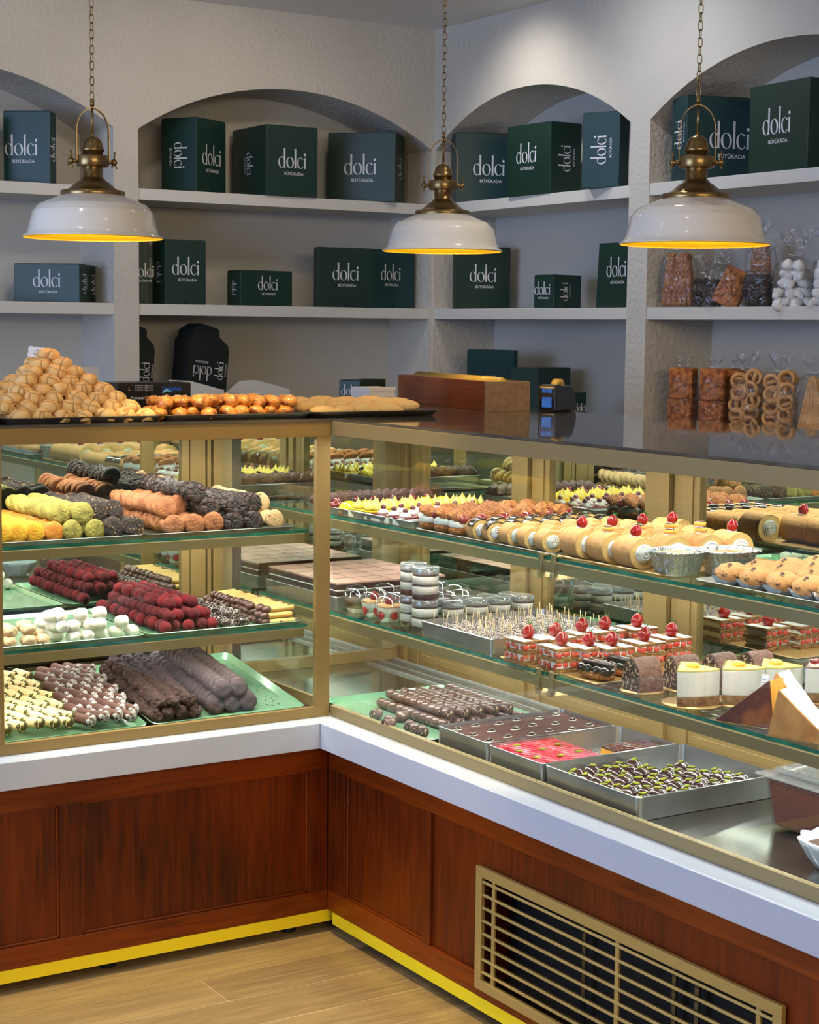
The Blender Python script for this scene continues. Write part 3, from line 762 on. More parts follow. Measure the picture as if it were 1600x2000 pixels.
# flat folded boxes standing on the low shelf of the back wall
def folded_stack(label, x0, x1, y, zt, az, lean, texts):
    texts = [(a, b, c*KS, d) for a, b, c, d in texts]
    t = thing('folded_box_stack', label, 'folded boxes', (x0, y, SZ3), (0, 0, math.radians(90-az)), 'stacks of folded black boxes')
    W_ = x1-x0; Hh = zt-SZ3
    out = [(0, 0), (W_, 0), (W_*1.0, Hh*.74), (W_*.96, Hh*.80), (W_*.72, Hh*.88), (W_*.72, Hh*.94), (W_*.66, Hh*.97), (W_*.28, Hh), (W_*.08, Hh*.93), (W_*.07, Hh*.86), (0, Hh*.82)]
    n = 9; 
    for i in range(n):
        e = rnd(-.002, .003); d0 = i*.011
        mb = MB().prism([(p[0]+e, p[1]+e) for p in out], 0, .0098)
        mb.xf(T(0, 0, 0) @ R(math.radians(-lean), 'Y') @ T(0, d0+.0098, 0) @ R(PI/2, 'X'))
        mb.build('folded_carton', CARD_IN, t)
    for (u, v, th, kind) in texts:
        lg = logo_mb(th); M = R(math.radians(-lean), 'Y') @ T(0, -.0006, 0) @ R(PI/2, 'X') @ T(W_*u, Hh*v, .0004)
        lg.xf(M @ R({'h': 0, 'flip': PI, 'up': PI/2}[kind], 'Z')); lg.build('printed_logo', INK, t)
    return t
yy = ky(1.80); p0 = ony(357, 800, yy); p1 = ony(437, 700, yy)
folded_stack('stack of folded black boxes leaning in the middle of the low shelf', p0.x, p1.x+.02, ky(1.79), ony(400, 628, yy).z, 78, -6, [(.36, .55, .052, 'flip'), (.88, .52, .040, 'up')])
yy = ky(1.84); p0 = ony(225, 800, yy); p1 = ony(292, 700, yy)
folded_stack('stack of folded black boxes half hidden by the white pillar', p0.x, p1.x, ky(1.80), ony(280, 632, yy).z, 80, -4, [(.86, .5, .042, 'up')])
WCARD = mat('white_card_sheet', (206, 204, 200), .6)
def sheet(label, pts, y, th=.004):
    mb = MB().prism([(ony(a, b_, y).x, ony(a, b_, y).z) for a, b_ in pts][::-1], -th, 0); mb.xf(R(PI/2, 'X') @ T(0, 0, -y))
    o = mb.build('card_sheet', WCARD); return tag(o, label, 'card sheet', 'loose white card sheets')
zb_ = 812
sheet('white card sheet standing in front of the folded black stack', [(330, 742), (372, 744), (438, 762), (438, 830), (330, 830)], ky(1.765))
sheet('white card sheet with slots right of the folded black stack', [(468, 744), (500, 742), (566, 760), (566, 830), (440, 830), (440, 768)], ky(1.80))
st = thing('paper_stack', 'stack of white paper behind the almond cookie pile', 'paper stack', ony(175, 760, 1.25)*1.0, (0, 0, 0))
st.location.z = ZT-.02; P = ony(155, 716, 1.25); Q = ony(193, 716, 1.25)
st.location = (P.x, 1.25, SZ3)
for i in range(5):
    hh = (P.z-SZ3)/5
    MB().box(rnd(-.002, .002)-.06, Q.x-P.x+rnd(-.002, .002), 0, .2, hh*i, hh*(i+1)-.001).build('paper_sheaf', WCARD, st)
st2 = MB().box(P.x-.35, Q.x+.12, 1.2, 1.6, SZ3-.03, SZ3-.0005).build('rear_ledge', SHELFM); tag(st2, 'low white ledge behind the left counter carrying the paper stack', 'ledge')
MB().box(P.x-.33, P.x-.30, 1.22, 1.58, 0, SZ3-.03).build('leg', SHELFM, st2); MB().box(Q.x+.07, Q.x+.10, 1.22, 1.58, 0, SZ3-.03).build('leg', SHELFM, st2)
# ------------------------------------------------------------------ trays and food on the worktops
TRAYM = mat('dark_tray_steel', (112, 110, 104), .35, .7, var=(12, (84, 82, 78), .4, .7))
GREENT = mat('green_enamel_tray', (120, 160, 128), .22, .15, var=(6, (96, 140, 104), .35, .7), coat=.3)
def tray(nm, label, m, x0, x1, y0, y1, z, rim=.012, flare=.012, th=.0012, group=None, cat='tray', tilt=0, rc=.02):
    """shallow baking tray with flared rim and rounded corners; origin at its front left foot"""
    w_, d_ = x1-x0, y1-y0
    def rr(inset, zz, rad):
        pts = []
        for (cx, cy, a0) in ((w_-inset-rad, inset+rad, -90), (w_-inset-rad, d_-inset-rad, 0), (inset+rad, d_-inset-rad, 90), (inset+rad, inset+rad, 180)):
            for i in range(6):
                a = math.radians(a0+90*i/5); pts.append((cx+rad*math.cos(a), cy+rad*math.sin(a), zz))
        return pts
    mb = MB(); loops = [rr(flare, 0, rc), rr(0, rim, rc), rr(.0015, rim+.0012, rc), rr(flare+.001, th, rc)]
    vs = [p for l in loops for p in l]; n = len(loops[0]); fs = [list(range(n))[::-1]]
    for k in range(3):
        for i in range(n):
            j = (i+1) % n; fs.append((k*n+i, k*n+j, (k+1)*n+j, (k+1)*n+i))
    fs.append([3*n+i for i in range(n)])
    mb._add(vs, fs); o = mb.build(nm, m)
    return tag(o, label, cat, group, (x0, y0, z), (tilt, 0, 0))

ALM = mat('almond_cookie_crust', (186, 130, 70), .75, 0, var=(26, (236, 192, 124), 0, .05), bump=(26, .5, 'voronoi'), tex='voronoi')
GLZ = mat('caramelised_puff_crust', (214, 140, 56), .35, 0, var=(45, (120, 48, 12), .45, .66), bump=(60, .5, 'noise'), coat=.6)
SUG = mat('pearl_sugar', (240, 226, 200), .6)
OVAL = mat('pale_oval_biscuit_crust', (230, 180, 104), .7, 0, var=(12, (242, 204, 138), .35, .7), bump=(160, .25, 'noise'))
zt = ZT+.0003
def X(px, y=.06): return ony(px, 815, y).x
TX = [(-1.40, -.955), (-.945, -.510), (-.500, -.075)]
tray('baking_tray', 'dark baking tray cut by the left picture edge, on the worktop', TRAYM, -1.40, X(3, .03), .03, .43, zt, .014, group='dark baking trays on the worktop')
tray('baking_tray', 'dark baking tray under the pile of cracked almond cookies', TRAYM, X(8, .03), X(324, .03), .03, .43, zt, .014, group='dark baking trays on the worktop')
tray('baking_tray', 'dark baking tray under the caramelised puffs', TRAYM, X(325, .03), X(611, .03), .03, .43, zt, .014, group='dark baking trays on the worktop')
tray('baking_tray', 'shiny baking tray of oval biscuits reaching over the counter corner', mat('shiny_tray_steel', (120, 114, 100), .2, .9), X(613, .03), X(613, .03)+.40, .03, .43, zt+.001, .014, group='dark baking trays on the worktop')
def dome(seed, r=.030, h=.034):
    return MB().blob((r, r*rnd(.9, 1), h*.62), (0, 0, h*.32), 18, 12, .10, 45, seed, flat=-h*.32).build('almond_cookie', ALM)
def almonds():
    protos = [tag(dome(i, .030, rnd(.034, .039)), 'x', 'cookie') for i in range(4)]
    zb = zt+.0013; n = 0
    cx, cy = -.735, .225
    rows = 8
    for k in range(rows):
        xr = X(292)-.014-(X(292)-.014-ony(95, 705, .225).x)*k/7; xl = max(X(8)+.03, 2*ony(95, 705, .225).x-xr)
        yf = .062+.0235*k; ybk = .40-.0235*k
        cols = max(1, int(round((xr-xl)/.0545))+1); deep = max(1, int((ybk-yf)/.052)+1)
        for j in range(deep):
            for i in range(cols):
                if 0 < j < deep-1 and 0 < i < cols-1: continue     # hidden heart of the pile
                x = xr-i*.0545-(j % 2)*.0; y = yf+j*.052
                if k == rows-1 and (i > 0 or j > 0): continue
                pr = protos[n % 4]; n += 1
                if j == 0: lb = f'cracked almond cookie, {nth(i)} from the right in the {"bottom" if k == 0 else nth(k)+" higher"} front row of the pile'
                else: lb = 'cracked golden almond cookie in the side or rear of the stepped pile'
                if k == rows-1: lb = 'topmost cracked almond cookie carrying the paper price tag'
                put(pr, (x+rnd(-.003, .003), y+rnd(-.003, .003), zb+k*.0205), (rnd(-.15, .15), rnd(-.15, .15), rnd(0, 6)), lb, 'cracked almond cookies piled on a tray', rnd(.94, 1.05))
almonds()
def left_spill():
    pr = tag(dome(9), 'x', 'cookie')
    for k in range(5):
        for i in range(2):
            put(pr, (-.985-i*.055+.02*k, .075+.03*k+.01*i, zt+.0013+k*.0215), (rnd(-.1, .1), rnd(-.1, .1), rnd(0, 6)), 'cracked almond cookie at the left picture edge of the pile', 'cracked almond cookies by the picture edge')
left_spill()
# caramelised puffs, two layers
def puff(seed):
    t = thing('caramel_puff', 'x', 'pastry')
    MB().blob((.0225, .0215, .017), (0, 0, .0155), 18, 12, .22, 55, seed, flat=-.015).build('bun', GLZ, t)
    m = MB()
    for i in range(7):
        a = rnd(0, 6.28); q = rnd(0, .011); m.blob(rnd(.0008, .0016), (q*math.cos(a), q*math.sin(a), .0325-q*.35), 5, 4)
    m.build('sugar_grains', SUG, t)
    return t
pf = [puff(i) for i in range(3)]; n = 0
for layer, cnt, x0 in ((0, 9, X(318)), (1, 9, X(331))):
    for j in range(3):
        for i in range(cnt if j < 2 else 8):
            if layer == 0 and j == 1 and 0 < i < cnt-1: continue
            if layer == 1 and j == 0 and i in (): continue
            lb = f'glossy caramelised puff, {nth(i)} from the left in the {"lower" if layer == 0 else "upper"} front row' if j == 0 else 'glossy caramelised puff behind the front row of its tray'
            put(pf[n % 3], (x0+i*.0435+rnd(-.004, .004)+(j % 2)*.01, .064+j*.042+layer*.018+rnd(-.003, .003), zt+.0015+layer*.027), (rnd(-.3, .3), rnd(-.3, .3), rnd(0, 6)), lb, 'caramelised puffs heaped on a tray', rnd(.95, 1.12)); n += 1
# oval biscuits
ov = [tag(MB().blob((.047, .0235, .019), (0, 0, .0115), 22, 12, .06, 30, i, flat=-.0113, power=.95).build('oval_biscuit', OVAL), 'x', 'biscuit') for i in range(2)]
n = 0
for j, (y, xs) in enumerate([(.066, (-.085, -.028, .045, .112)), (.13, (-.09, -.015, .062, .135, .205)), (.195, (-.07, .01, .085, .158, .232)), (.26, (-.09, -.01, .065, .14, .215, .268)), (.33, (-.06, .02, .1, .18, .25)), (.39, (-.07, .01, .09, .17, .25))]):
    for i, x in enumerate(xs):
        lb = f'pale oval biscuit, {nth(i)} from the left in the {("front", "second", "third")[j]} row' if j < 3 else 'pale oval biscuit at the back of the corner tray'
        put(ov[n % 2], (x+.03+X(613, .03)+.108, y, zt+.0025+(.009 if j % 2 else 0)), (rnd(-.08, .08), rnd(-.1, .1), rnd(-.35, .35)), lb, 'pale oval biscuits on the corner tray', rnd(.95, 1.08)); n += 1
# price tag on the pile
PAPER = mat('white_paper', (226, 224, 226), .7); PEN = mat('black_pen_ink', (20, 20, 24), .6)
tp = Vector((-.815, .205, zt+.0205*7+.040))
tp = ony(78, 697, .235)
t = thing('price_tag', 'small scalloped paper price tag stuck in the top of the almond pile', 'price tag', (tp.x, .235, tp.z-.012), (math.radians(-4), 0, math.radians(-30)))
m = MB(); pts = []
hw, hh = .029, .0125
for i in range(8): pts.append((-hw+2*hw*i/8, -hh-(.0018 if i % 2 else 0)))
for i in range(4): pts.append((hw+(.0018 if i % 2 else 0), -hh+2*hh*i/4))
for i in range(8): pts.append((hw-2*hw*i/8, hh+(.0018 if i % 2 else 0)))
for i in range(4): pts.append((-hw-(.0018 if i % 2 else 0), hh-2*hh*i/4))
m.prism(pts, -.0003, .0003); m.xf(T(0, 0, .022) @ R(.12, 'Y') @ R(PI/2, 'X')); m.build('card', PAPER, t)
m = MB().box(-.0012, .0012, -.0006, .0006, -.012, .012); m.build('pick', mat('wooden_pick', (214, 186, 140), .7), t)
m = MB()
for txt, dz, hh_ in (('Mirmos', .0055, .005), ('KG / 900 TL', -.003, .0045)):
    vs, fs = text_mb(txt, hh_); m._add([Vector((v.x+v.y*.25, v.y+dz, 0)) for v in vs], fs)
m.xf(T(0, -.0005, .019) @ R(.12, 'Y') @ R(PI/2, 'X')); m.build('handwriting', PEN, t)

# glove box
GBX = mat('glossy_black_print', (16, 17, 20), .25, coat=.3); BLUE = mat('blue_print', (20, 90, 190), .4); TAN = mat('tan_print', (214, 160, 96), .5); LTBL = mat('light_blue_print', (120, 200, 230), .4)
P = ony(250, 748, .60); Q = ony(357, 745, .60); zl = P.z
t = thing('glove_box', 'black glove carton with blue and tan print behind the pastries', 'carton', (P.x-.03, .60, ZT+.0005), (0, 0, math.radians(-3)))
GW, GH = Q.x-P.x+.05, zl-ZT
MB().box(0, GW, 0, .12, 0, GH).build('carton', GBX, t, bevel=.001)
MB().box(.03, GW-.03, .03, .09, GH-.0005, GH+.0006).build('opening_flap', mat('grey_print', (60, 62, 66), .4), t)
def prt(txt, x, z, h, m_, al='LEFT', bold=0, nm='print'):
    vs, fs = text_mb(txt, h, bold, al); q = MB(); q._add([Vector((v.x, v.y, 0)) for v in vs], fs); q.xf(T(x, -.0008, z) @ R(PI/2, 'X')); return q.build(nm, m_, t)
prt('L', .030, GH*.72, .010, TAN, bold=.01)
prt('Dolphin', GW*.60, GH*.70, .0125, BLUE, bold=.03)
prt('Pudrasız', GW*.17, GH*.40, .008, PAPER)
prt('SİYAH NİTRİL MUAYENE ELDİVENİ', GW*.36, GH*.40, .0075, TAN, bold=.012)
prt('Powder Free Black Nitrile Examination Gloves', GW*.60, GH*.28, .0032, PAPER)
for i in range(4):
    prt('Tek kullanımlık', GW*.34, GH*(.88-i*.06), .003, PAPER, 'RIGHT'); prt('Single use item', GW*.36, GH*(.88-i*.06), .003, PAPER)
MB()._add([(0, 0, 0), (.016, .006, 0), (.030, .003, 0), (.022, .010, 0), (.012, .013, 0), (.003, .008, 0)], [range(6)]).xf(T(GW*.60, -.0009, GH*.60) @ R(PI/2, 'X')).build('dolphin_mark', LTBL, t)

# low green box lying on the worktop and a block of napkins
P = onz(660, 795, ZT+.0006)
Cc = ony(722, 752, .60); 
lb_ = card_box('cake_box', 'long green box lying on the worktop behind the napkins', 'green boxes on the worktop', Vector((ony(712, 790, .62).x, .62, ZT+.0006)), .0, .0, 78, .0, CARD) if False else None
C0 = Vector((ony(703, 790, .66).x, .66, ZT+.0006)); hgt = ony(703, 744, .66).z-ZT
card_box('cake_box', 'long green box lying on the worktop behind the napkins', 'green boxes on the worktop', C0, along(C0, 658, 780, 25-90), .20, 55, hgt, CARD, [('a', 'h', .034, .5, .55)])
t = thing('napkin_stack', 'block of folded white paper napkins left of the wooden tray box', 'napkins', (0, 0, 0))
P = ony(722, 790, .47); Q = ony(772, 790, .47); t.location = (P.x, .47, ZT+.0004); zn = ony(745, 757, .47).z-ZT
NAP = mat('napkin_paper', (236, 234, 232), .85)
for i in range(16): MB().box(rnd(-.002, .002), (Q.x-P.x)+rnd(-.002, .002), rnd(-.001, .002), .11, zn*i/16, zn*(i+.86)/16).build('napkin', NAP, t)
# wooden box with a yellow film cutter inside
MERB = wood('merbau_board', (96, 40, 14), (176, 92, 44), .4, 'X', 1.2, .25, 30)
MDF = mat('brown_fibre_board', (150, 116, 78), .8, 0, var=(50, (128, 96, 62), .35, .7))
C0 = Vector((.622, .190, ZT+.0004)); az = 11.6
wa_ = .0
ub = Vector((math.sin(math.radians(az)), math.cos(math.radians(az)), 0))
ln = along(C0, 779, 790, az-0) ; wr = along(C0, 1035, 790, az+90)
t = thing('wooden_box', 'open wooden box with a darker front board, standing on the stone worktop', 'box', C0, (0, 0, math.radians(-az)))
hgt = .0865
MB().box(0, .012, .012, ln, 0, hgt).build('side_board', wood('merbau_board_long', (96, 40, 14), (176, 92, 44), .4, 'Y', 1.2, .25, 30), t, bevel=.0008, label='reddish brown side board')
MB().box(wr-.012, wr, .012, ln, 0, hgt).build('side_board', MDF, t, bevel=.0008)
MB().box(0, wr, 0, .012, 0, hgt).build('end_board', MDF, t, bevel=.0008)
MB().box(0, wr, ln, ln+.012, 0, hgt).build('end_board', MDF, t, bevel=.0008)
MB().box(.012, wr-.012, .012, ln, 0, .006).build('bottom_board', MDF, t)
YEL = mat('yellow_plastic', (226, 178, 60), .35, coat=.3)
q = T(C0.x, C0.y, C0.z) @ R(math.radians(-az), 'Z')
t = thing('film_cutter', 'yellow film dispenser tube lying inside the open wooden box', 'dispenser', q @ Vector((wr*.42, ln*.5, .0065)), (0, 0, math.radians(-az)))
tv = t
MB().tube([(0, -ln*.5+.02, .062), (0, ln*.5-.02, .062)], .022, 20).build('roll', YEL, t)
MB().box(-.028, .028, -ln*.5+.018, ln*.5-.018, 0, .058).build('holder', YEL, t, bevel=.006)
m = MB()
for i in range(6): m.tube([(rnd(-.01, .01), ln*.12+rnd(-.02, .02), .082), (rnd(-.02, .02), ln*.12+rnd(-.03, .03), .092), (rnd(-.02, .02), ln*.12+rnd(-.03, .03), .086)], .0008, 5)
m.build('film_scrap', clear('film_scrap_clear', (250, 250, 250), .3, .1), t)
t.scale = (1.05, .97, 1.1)
# tape dispenser
BLKP = mat('glossy_black_plastic', (14, 14, 16), .12, coat=.5); BLUG = mat('blue_plastic_window', (60, 130, 220), .2, var=(30, (30, 80, 170), .4, .6))
C0 = onz(1086, 806, ZT+.0004)
t = thing('tape_dispenser', 'glossy black tape dispenser with blue label on the stone worktop', 'tape dispenser', C0, (0, 0, math.radians(-66)))
prof = [(0, 0), (.125, 0), (.128, .022), (.108, .058), (.085, .064), (.055, .061), (.02, .066), (0, .063)]
m = MB().prism([(p[0], p[1]) for p in prof], -.055, 0); m.xf(R(PI/2, 'X')); 
m.xf(R(PI/2, 'Z')); m.xf(T(0, 0, 0)); bdy = m.build('body', BLKP, t, bevel=.006, seg=3)
bb = [v.co.copy() for v in bdy.data.vertices]; xm = min(v.x for v in bb); xM = max(v.x for v in bb); ym = min(v.y for v in bb)
for z0, z1 in ((.012, .036), (.046, .056)): MB().box(xm+.013, xM-.013, ym-.001, ym+.002, z0, z1).build('blue_label', BLUG, t)
m = MB().lathe([(.012, -.009), (.027, -.009), (.027, .009), (.012, .009), (.012, -.009)], 30); m.xf(T((xm+xM)/2, ym+.062, .052) @ R(PI/2, 'Y')); m.build('tape_roll', YEL, t); t.scale = (1.1, 1.0, 1.22)
m = MB().box(xm+.012, xM-.012, ym+.118, ym+.135, .030, .034)
m.build('cutter_arm', BLKP, t)

# ------------------------------------------------------------------ bagged biscuits in the right bay
FILM = clear('crumpled_film', (250, 250, 252), .05, .11, bump=(34, 1.0), ior=1.4)
STK = mat('seeded_breadstick_crust', (184, 122, 76), .8, 0, var=(90, (136, 82, 48), .4, .65), bump=(150, .6, 'noise'))
PSTK = mat('plain_breadstick_crust', (234, 188, 126), .7, 0, var=(20, (190, 136, 78), .4, .7), bump=(90, .3, 'noise'))
RING = mat('ring_biscuit_crust', (222, 172, 112), .55, 0, var=(24, (196, 142, 86), .4, .7), bump=(70, .2, 'noise'), coat=.15)
CRK = mat('brown_cracker_crust', (206, 126, 62), .7, 0, var=(60, (136, 70, 30), .45, .62), bump=(90, .7, 'noise'))
DKC = mat('dark_cocoa_crust', (52, 34, 30), .7, 0, var=(60, (36, 22, 20), .4, .65), bump=(80, .8, 'noise'))
MER = mat('white_meringue', (240, 238, 232), .6, 0, bump=(30, .15, 'noise'), sss=.1)
def bag(label, wx, wy, h, loc, rz=0, neck=True, seed=0, lean=0, tuft=.05):
    t = thing('cellophane_bag', label, 'bag', loc, (0, lean, rz), 'knotted cellophane bags of biscuits'); t.scale = (KS, KS, KS)
    prof = [(.82, 0), (1, h*.04), (1.03, h*.35), (1.0, h*.68), (.88, h*.84), (.5, h*.95), (.12, h*1.0)]
    seg = 26; vs, fs = [], []
    fine = []
    for a, b3 in zip(prof, prof[1:]):
        for q in range(3): fine.append((a[0]+(b3[0]-a[0])*q/3, a[1]+(b3[1]-a[1])*q/3))
    fine.append(prof[-1])
    for k, (r_, z) in enumerate(fine):
        for i in range(seg):
            a = 2*PI*i/seg; ca = math.copysign(abs(math.cos(a))**.6, math.cos(a)); sa = math.copysign(abs(math.sin(a))**.6, math.sin(a))
            e = 1+.07*noise.noise(Vector((math.cos(a)*2.2+seed*5, math.sin(a)*2.2, z*28)))
            vs.append((ca*wx/2*r_*e, sa*wy/2*r_*e, z))
    for k in range(len(fine)-1):
        for i in range(seg):
            j = (i+1) % seg; fs.append((k*seg+i, k*seg+j, (k+1)*seg+j, (k+1)*seg+i))
    m = MB()._add(vs, fs, True); m.build('film', FILM, t)
    if neck:
        m = MB(); n_ = 18
        for ring in range(1): pass
        vs, fs = [], []
        for k in range(6):
            u = k/5
            for i in range(n_):
                a = 2*PI*i/n_; r_ = .006+u*tuft*.55*(1+.5*math.sin(a*5+seed)+.3*noise.noise(Vector((a, u*3, seed))))
                vs.append((r_*math.cos(a)*1.2, r_*math.sin(a)*.6, h+u*tuft*(1+.25*math.sin(a*3+seed))))
        for k in range(5):
            for i in range(n_): fs.append((k*n_+i, k*n_+(i+1) % n_, (k+1)*n_+(i+1) % n_, (k+1)*n_+i))
        MB()._add(vs, fs, False).build('ruffled_neck', FILM, t)
        MB().tube([(-.02, -.004, h+.004), (-.006, 0, h), (.008, .002, h+.001), (.02, -.006, h+.008)], .0012, 6).build('tie', mat('white_tie', (225, 225, 225), .5), t)
    return t
def inbag(loc, rz=0, lean=0): return T(*loc) @ Euler((0, lean, rz)).to_matrix().to_4x4() @ Matrix.Scale(KS, 4)
def place(o, M): o.matrix_world = M
def B_pos(px, depth, z): p = onx(px, 700, XB+depth); return (p.x, p.y, z)
RZB = math.radians(-62)
stick_p = tag(MB().tube([(0, 0, .004+.0106*i) for i in range(20)], [.0100+.0014*noise.noise(Vector((i*.9, 0, 0))) for i in range(20)], 9).build('breadstick', STK), 'x', 'breadstick')
pstick_p = tag(MB().tube([(0, 0, .003+.0106*i) for i in range(20)], .0038, 7).build('breadstick', PSTK), 'x', 'breadstick')
def sticks(proto, loc, rz, n, wx, wy, fan, h, label, group, rows=2):
    M = inbag(loc, rz); k = 0
    for j in range(rows):
        for i in range(n):
            u = -1+2*(i+.5)/n
            P_ = M @ T(u*wx*.46, (-.5+(j+.5)/rows)*wy*.7, .002) @ R(-u*fan, 'Y') @ R(rnd(-.03, .03), 'X')
            o = put(proto, (0, 0, 0)); s_ = h/.205; o.location = P_.to_translation(); o.rotation_euler = P_.to_euler(); o.scale = (KS, KS, KS*s_*rnd(.94, 1))
            o['label'] = label; o['group'] = group; k += 1
zs = SZ2+.0008
l1 = B_pos(1322, .07, zs); bag('bag of thick seeded breadsticks beside the white pillar', .125, .07, .185, l1, RZB, seed=1)
sticks(stick_p, l1, RZB, 6, .125, .05, .15, .172, 'thick seeded breadstick in the bag beside the white pillar', 'seeded breadsticks in a bag')
def chunks(mat_, loc, rz, wx, wy, h, n, label, group, nm='cocoa_biscuit', r=.025, cat='biscuit'):
    pr = tag(MB().blob((r, r, r*.55), (0, 0, 0), 14, 9, .22, 50, 3).build(nm, mat_), 'x', cat); M = inbag(loc, rz)
    per = 4; lay = max(1, int(n/per))
    for i in range(n):
        l_ = i//per; q = i % per
        P_ = M @ T((-.5+(q+.5)/per)*wx*.8*(1-.3*l_/lay), rnd(-.25, .25)*wy, r*.6+l_*(h-r)/lay) @ Euler((rnd(-1, 1), rnd(-1, 1), rnd(0, 3))).to_matrix().to_4x4()
        o = put(pr, (0, 0, 0), (0, 0, 0), label, group, KS); o.location = P_.to_translation(); o.rotation_euler = P_.to_euler()
l2 = B_pos(1378, .06, zs); bag('bag of dark cocoa biscuits left of the tilted crackers', .085, .06, .105, l2, RZB, seed=2, tuft=.055)
chunks(DKC, l2, RZB, .08, .05, .095, 20, 'dark cocoa biscuit in the bag left of the tilted crackers', 'cocoa biscuits in the left bag')
def slabs(loc, rz, lean, w_, h, n, gap, label, group, m_=CRK, nm='cracker'):
    pr = tag(MB().box(-w_/2, w_/2, -.0026, .0026, 0, h).build(nm, m_, bevel=.002), 'x', 'cracker')
    M = inbag(loc, rz)
    for i in range(n):
        P_ = M @ T(rnd(-.002, .002), (i-n/2)*gap, .003) @ R(rnd(-.02, .02), 'Y'); P_ = M @ T(0, 0, .004) @ R(lean, 'Y') @ T(rnd(-.003, .003), (i-n/2)*gap, rnd(0, .004))
        o = put(pr, (0, 0, 0), (0, 0, 0), label, group, KS); o.location = P_.to_translation(); o.rotation_euler = P_.to_euler()
l3 = B_pos(1410, .05, zs); l3 = (l3[0], l3[1], zs)
bag('bag of spotted crackers lying aslant on the middle shelf', .125, .085, .135, l3, RZB, seed=3, tuft=.04)
slabs(l3, RZB+.3, .45, .082, .118, 9, .0062, 'spotted brown cracker in the bag lying aslant', 'spotted crackers in the slanted bag')
l4 = B_pos(1478, .05, zs); bag('bag of dark cocoa biscuits in front of the tall breadsticks', .095, .07, .125, l4, RZB, seed=4, tuft=.07)
chunks(DKC, l4, RZB, .09, .06, .105, 24, 'dark cocoa biscuit in the bag in front of the tall breadsticks', 'cocoa biscuits in the middle bag')
l5 = B_pos(1480, .16, zs); sticks(stick_p, l5, RZB, 5, .08, .04, .08, .20, 'tall breadstick standing in the rear bag under the pendant', 'tall breadsticks behind'); bag('tall rear bag of breadsticks just under the pendant rim', .10, .05, .215, l5, RZB, seed=5)
# piped meringues
def meringue_piped():
    n_ = 24; vs, fs = [], []
    for k, (r_, z) in enumerate([(.010, 0), (.0185, .003), (.021, .009), (.0185, .016), (.012, .023), (.006, .028), (.001, .032)]):
        for i in range(n_):
            a = 2*PI*i/n_+k*.22; q = r_*(1+(.10 if i % 2 else -.06)); vs.append((q*math.cos(a), q*math.sin(a), z))
    for k in range(6):
        for i in range(n_): fs.append((k*n_+i, k*n_+(i+1) % n_, (k+1)*n_+(i+1) % n_, (k+1)*n_+i))
    fs.append(list(range(n_))[::-1])
    return tag(MB()._add(vs, fs, True).build('piped_meringue', MER), 'x', 'meringue')
mp_ = meringue_piped()
for (px, lb, sd) in ((1548, 'bag of white piped meringues left of its twin', 6), (1622, 'bag of white piped meringues cut by the picture edge', 7)):
    l6 = B_pos(px, .05, zs); bag(lb, .125, .085, .150, l6, RZB, seed=sd, tuft=.07); M = inbag(l6, RZB)
    for lay in range(5):
        cnt = (4, 4, 3, 3, 2)[lay]
        for i in range(cnt):
            for j in range(2):
                P_ = M @ T((-.5+(i+.5)/cnt)*.108*(1-.10*lay), (j-.5)*.034, .002+lay*.0275) @ Euler((rnd(-1, 1), rnd(-1, 1), rnd(0, 6))).to_matrix().to_4x4()
                o = put(mp_, P_.to_translation(), P_.to_euler(), 'white piped meringue in the '+('left' if sd == 6 else 'right hand, cut off')+' meringue bag', 'piped meringues in bag '+('one' if sd == 6 else 'two'), KS)
# low shelf bags
zs = SZ3+.0008
for q, (px, n_, d_, lb) in enumerate([(1337, 9, .06, 'upright bag of brown crackers next to the niche side wall'), (1398, 8, .06, 'upright bag of spotted crackers, second from the niche side wall'), (1442, 8, .13, 'pale cracker bag standing behind the ring biscuits')]):
    l = B_pos(px, d_, zs); bag(lb, .092, .08, .210, l, RZB, seed=8+q, tuft=.03)
    slabs(l, RZB, 0, .080, .098, n_, .0068, 'square brown cracker, lower half of '+lb.split(',')[0].replace('upright ', ''), 'lower crackers, bag '+nth(q))
    slabs((l[0], l[1], zs+.101*KS), RZB, 0, .080, .098, n_, .0068, 'square brown cracker, upper half of '+lb.split(',')[0].replace('upright ', ''), 'upper crackers, bag '+nth(q))
rg = tag(MB().tube([(.022*math.cos(2*PI*i/22), .022*math.sin(2*PI*i/22), 0) for i in range(22)], [.0062+.0012*noise.noise(Vector((i*.5, 0, 0))) for i in range(22)], 10, closed=True).build('ring_biscuit', RING), 'x', 'biscuit')
for q, (px, lb) in enumerate([(1462, 'bag of ring biscuits left of its twin on the low shelf'), (1528, 'bag of ring biscuits next to the thin breadsticks')]):
    l = B_pos(px, .05, zs); bag(lb, .105, .075, .205, l, RZB, seed=12+q, tuft=.05); M = inbag(l, RZB)
    for lay in range(5):
        for i in range(2):
            for j in range(3):
                e = Euler((PI/2+rnd(-.45, .45), rnd(-.3, .3), rnd(-.4, .4))) if j == 0 else Euler((rnd(-.5, .5)+(PI/2 if rnd(0, 1) > .5 else 0), rnd(-.5, .5), rnd(0, 3)))
                P_ = M @ T((i-.5)*.046+rnd(-.004, .004), -.022+j*.02, .028+lay*.036+i*.012) @ e.to_matrix().to_4x4()
                put(rg, P_.to_translation(), P_.to_euler(), 'golden ring biscuit in the '+('first' if q == 0 else 'second')+' ring biscuit bag', 'ring biscuits, bag '+nth(q), KS)
l = B_pos(1592, .05, zs); bag('bag of thin plain breadsticks at the right picture edge', .12, .07, .205, l, RZB, seed=15, tuft=.04)
sticks(pstick_p, l, RZB, 13, .11, .05, .22, .195, 'thin pale breadstick in the bag at the right picture edge', 'thin breadsticks in a bag', rows=3)
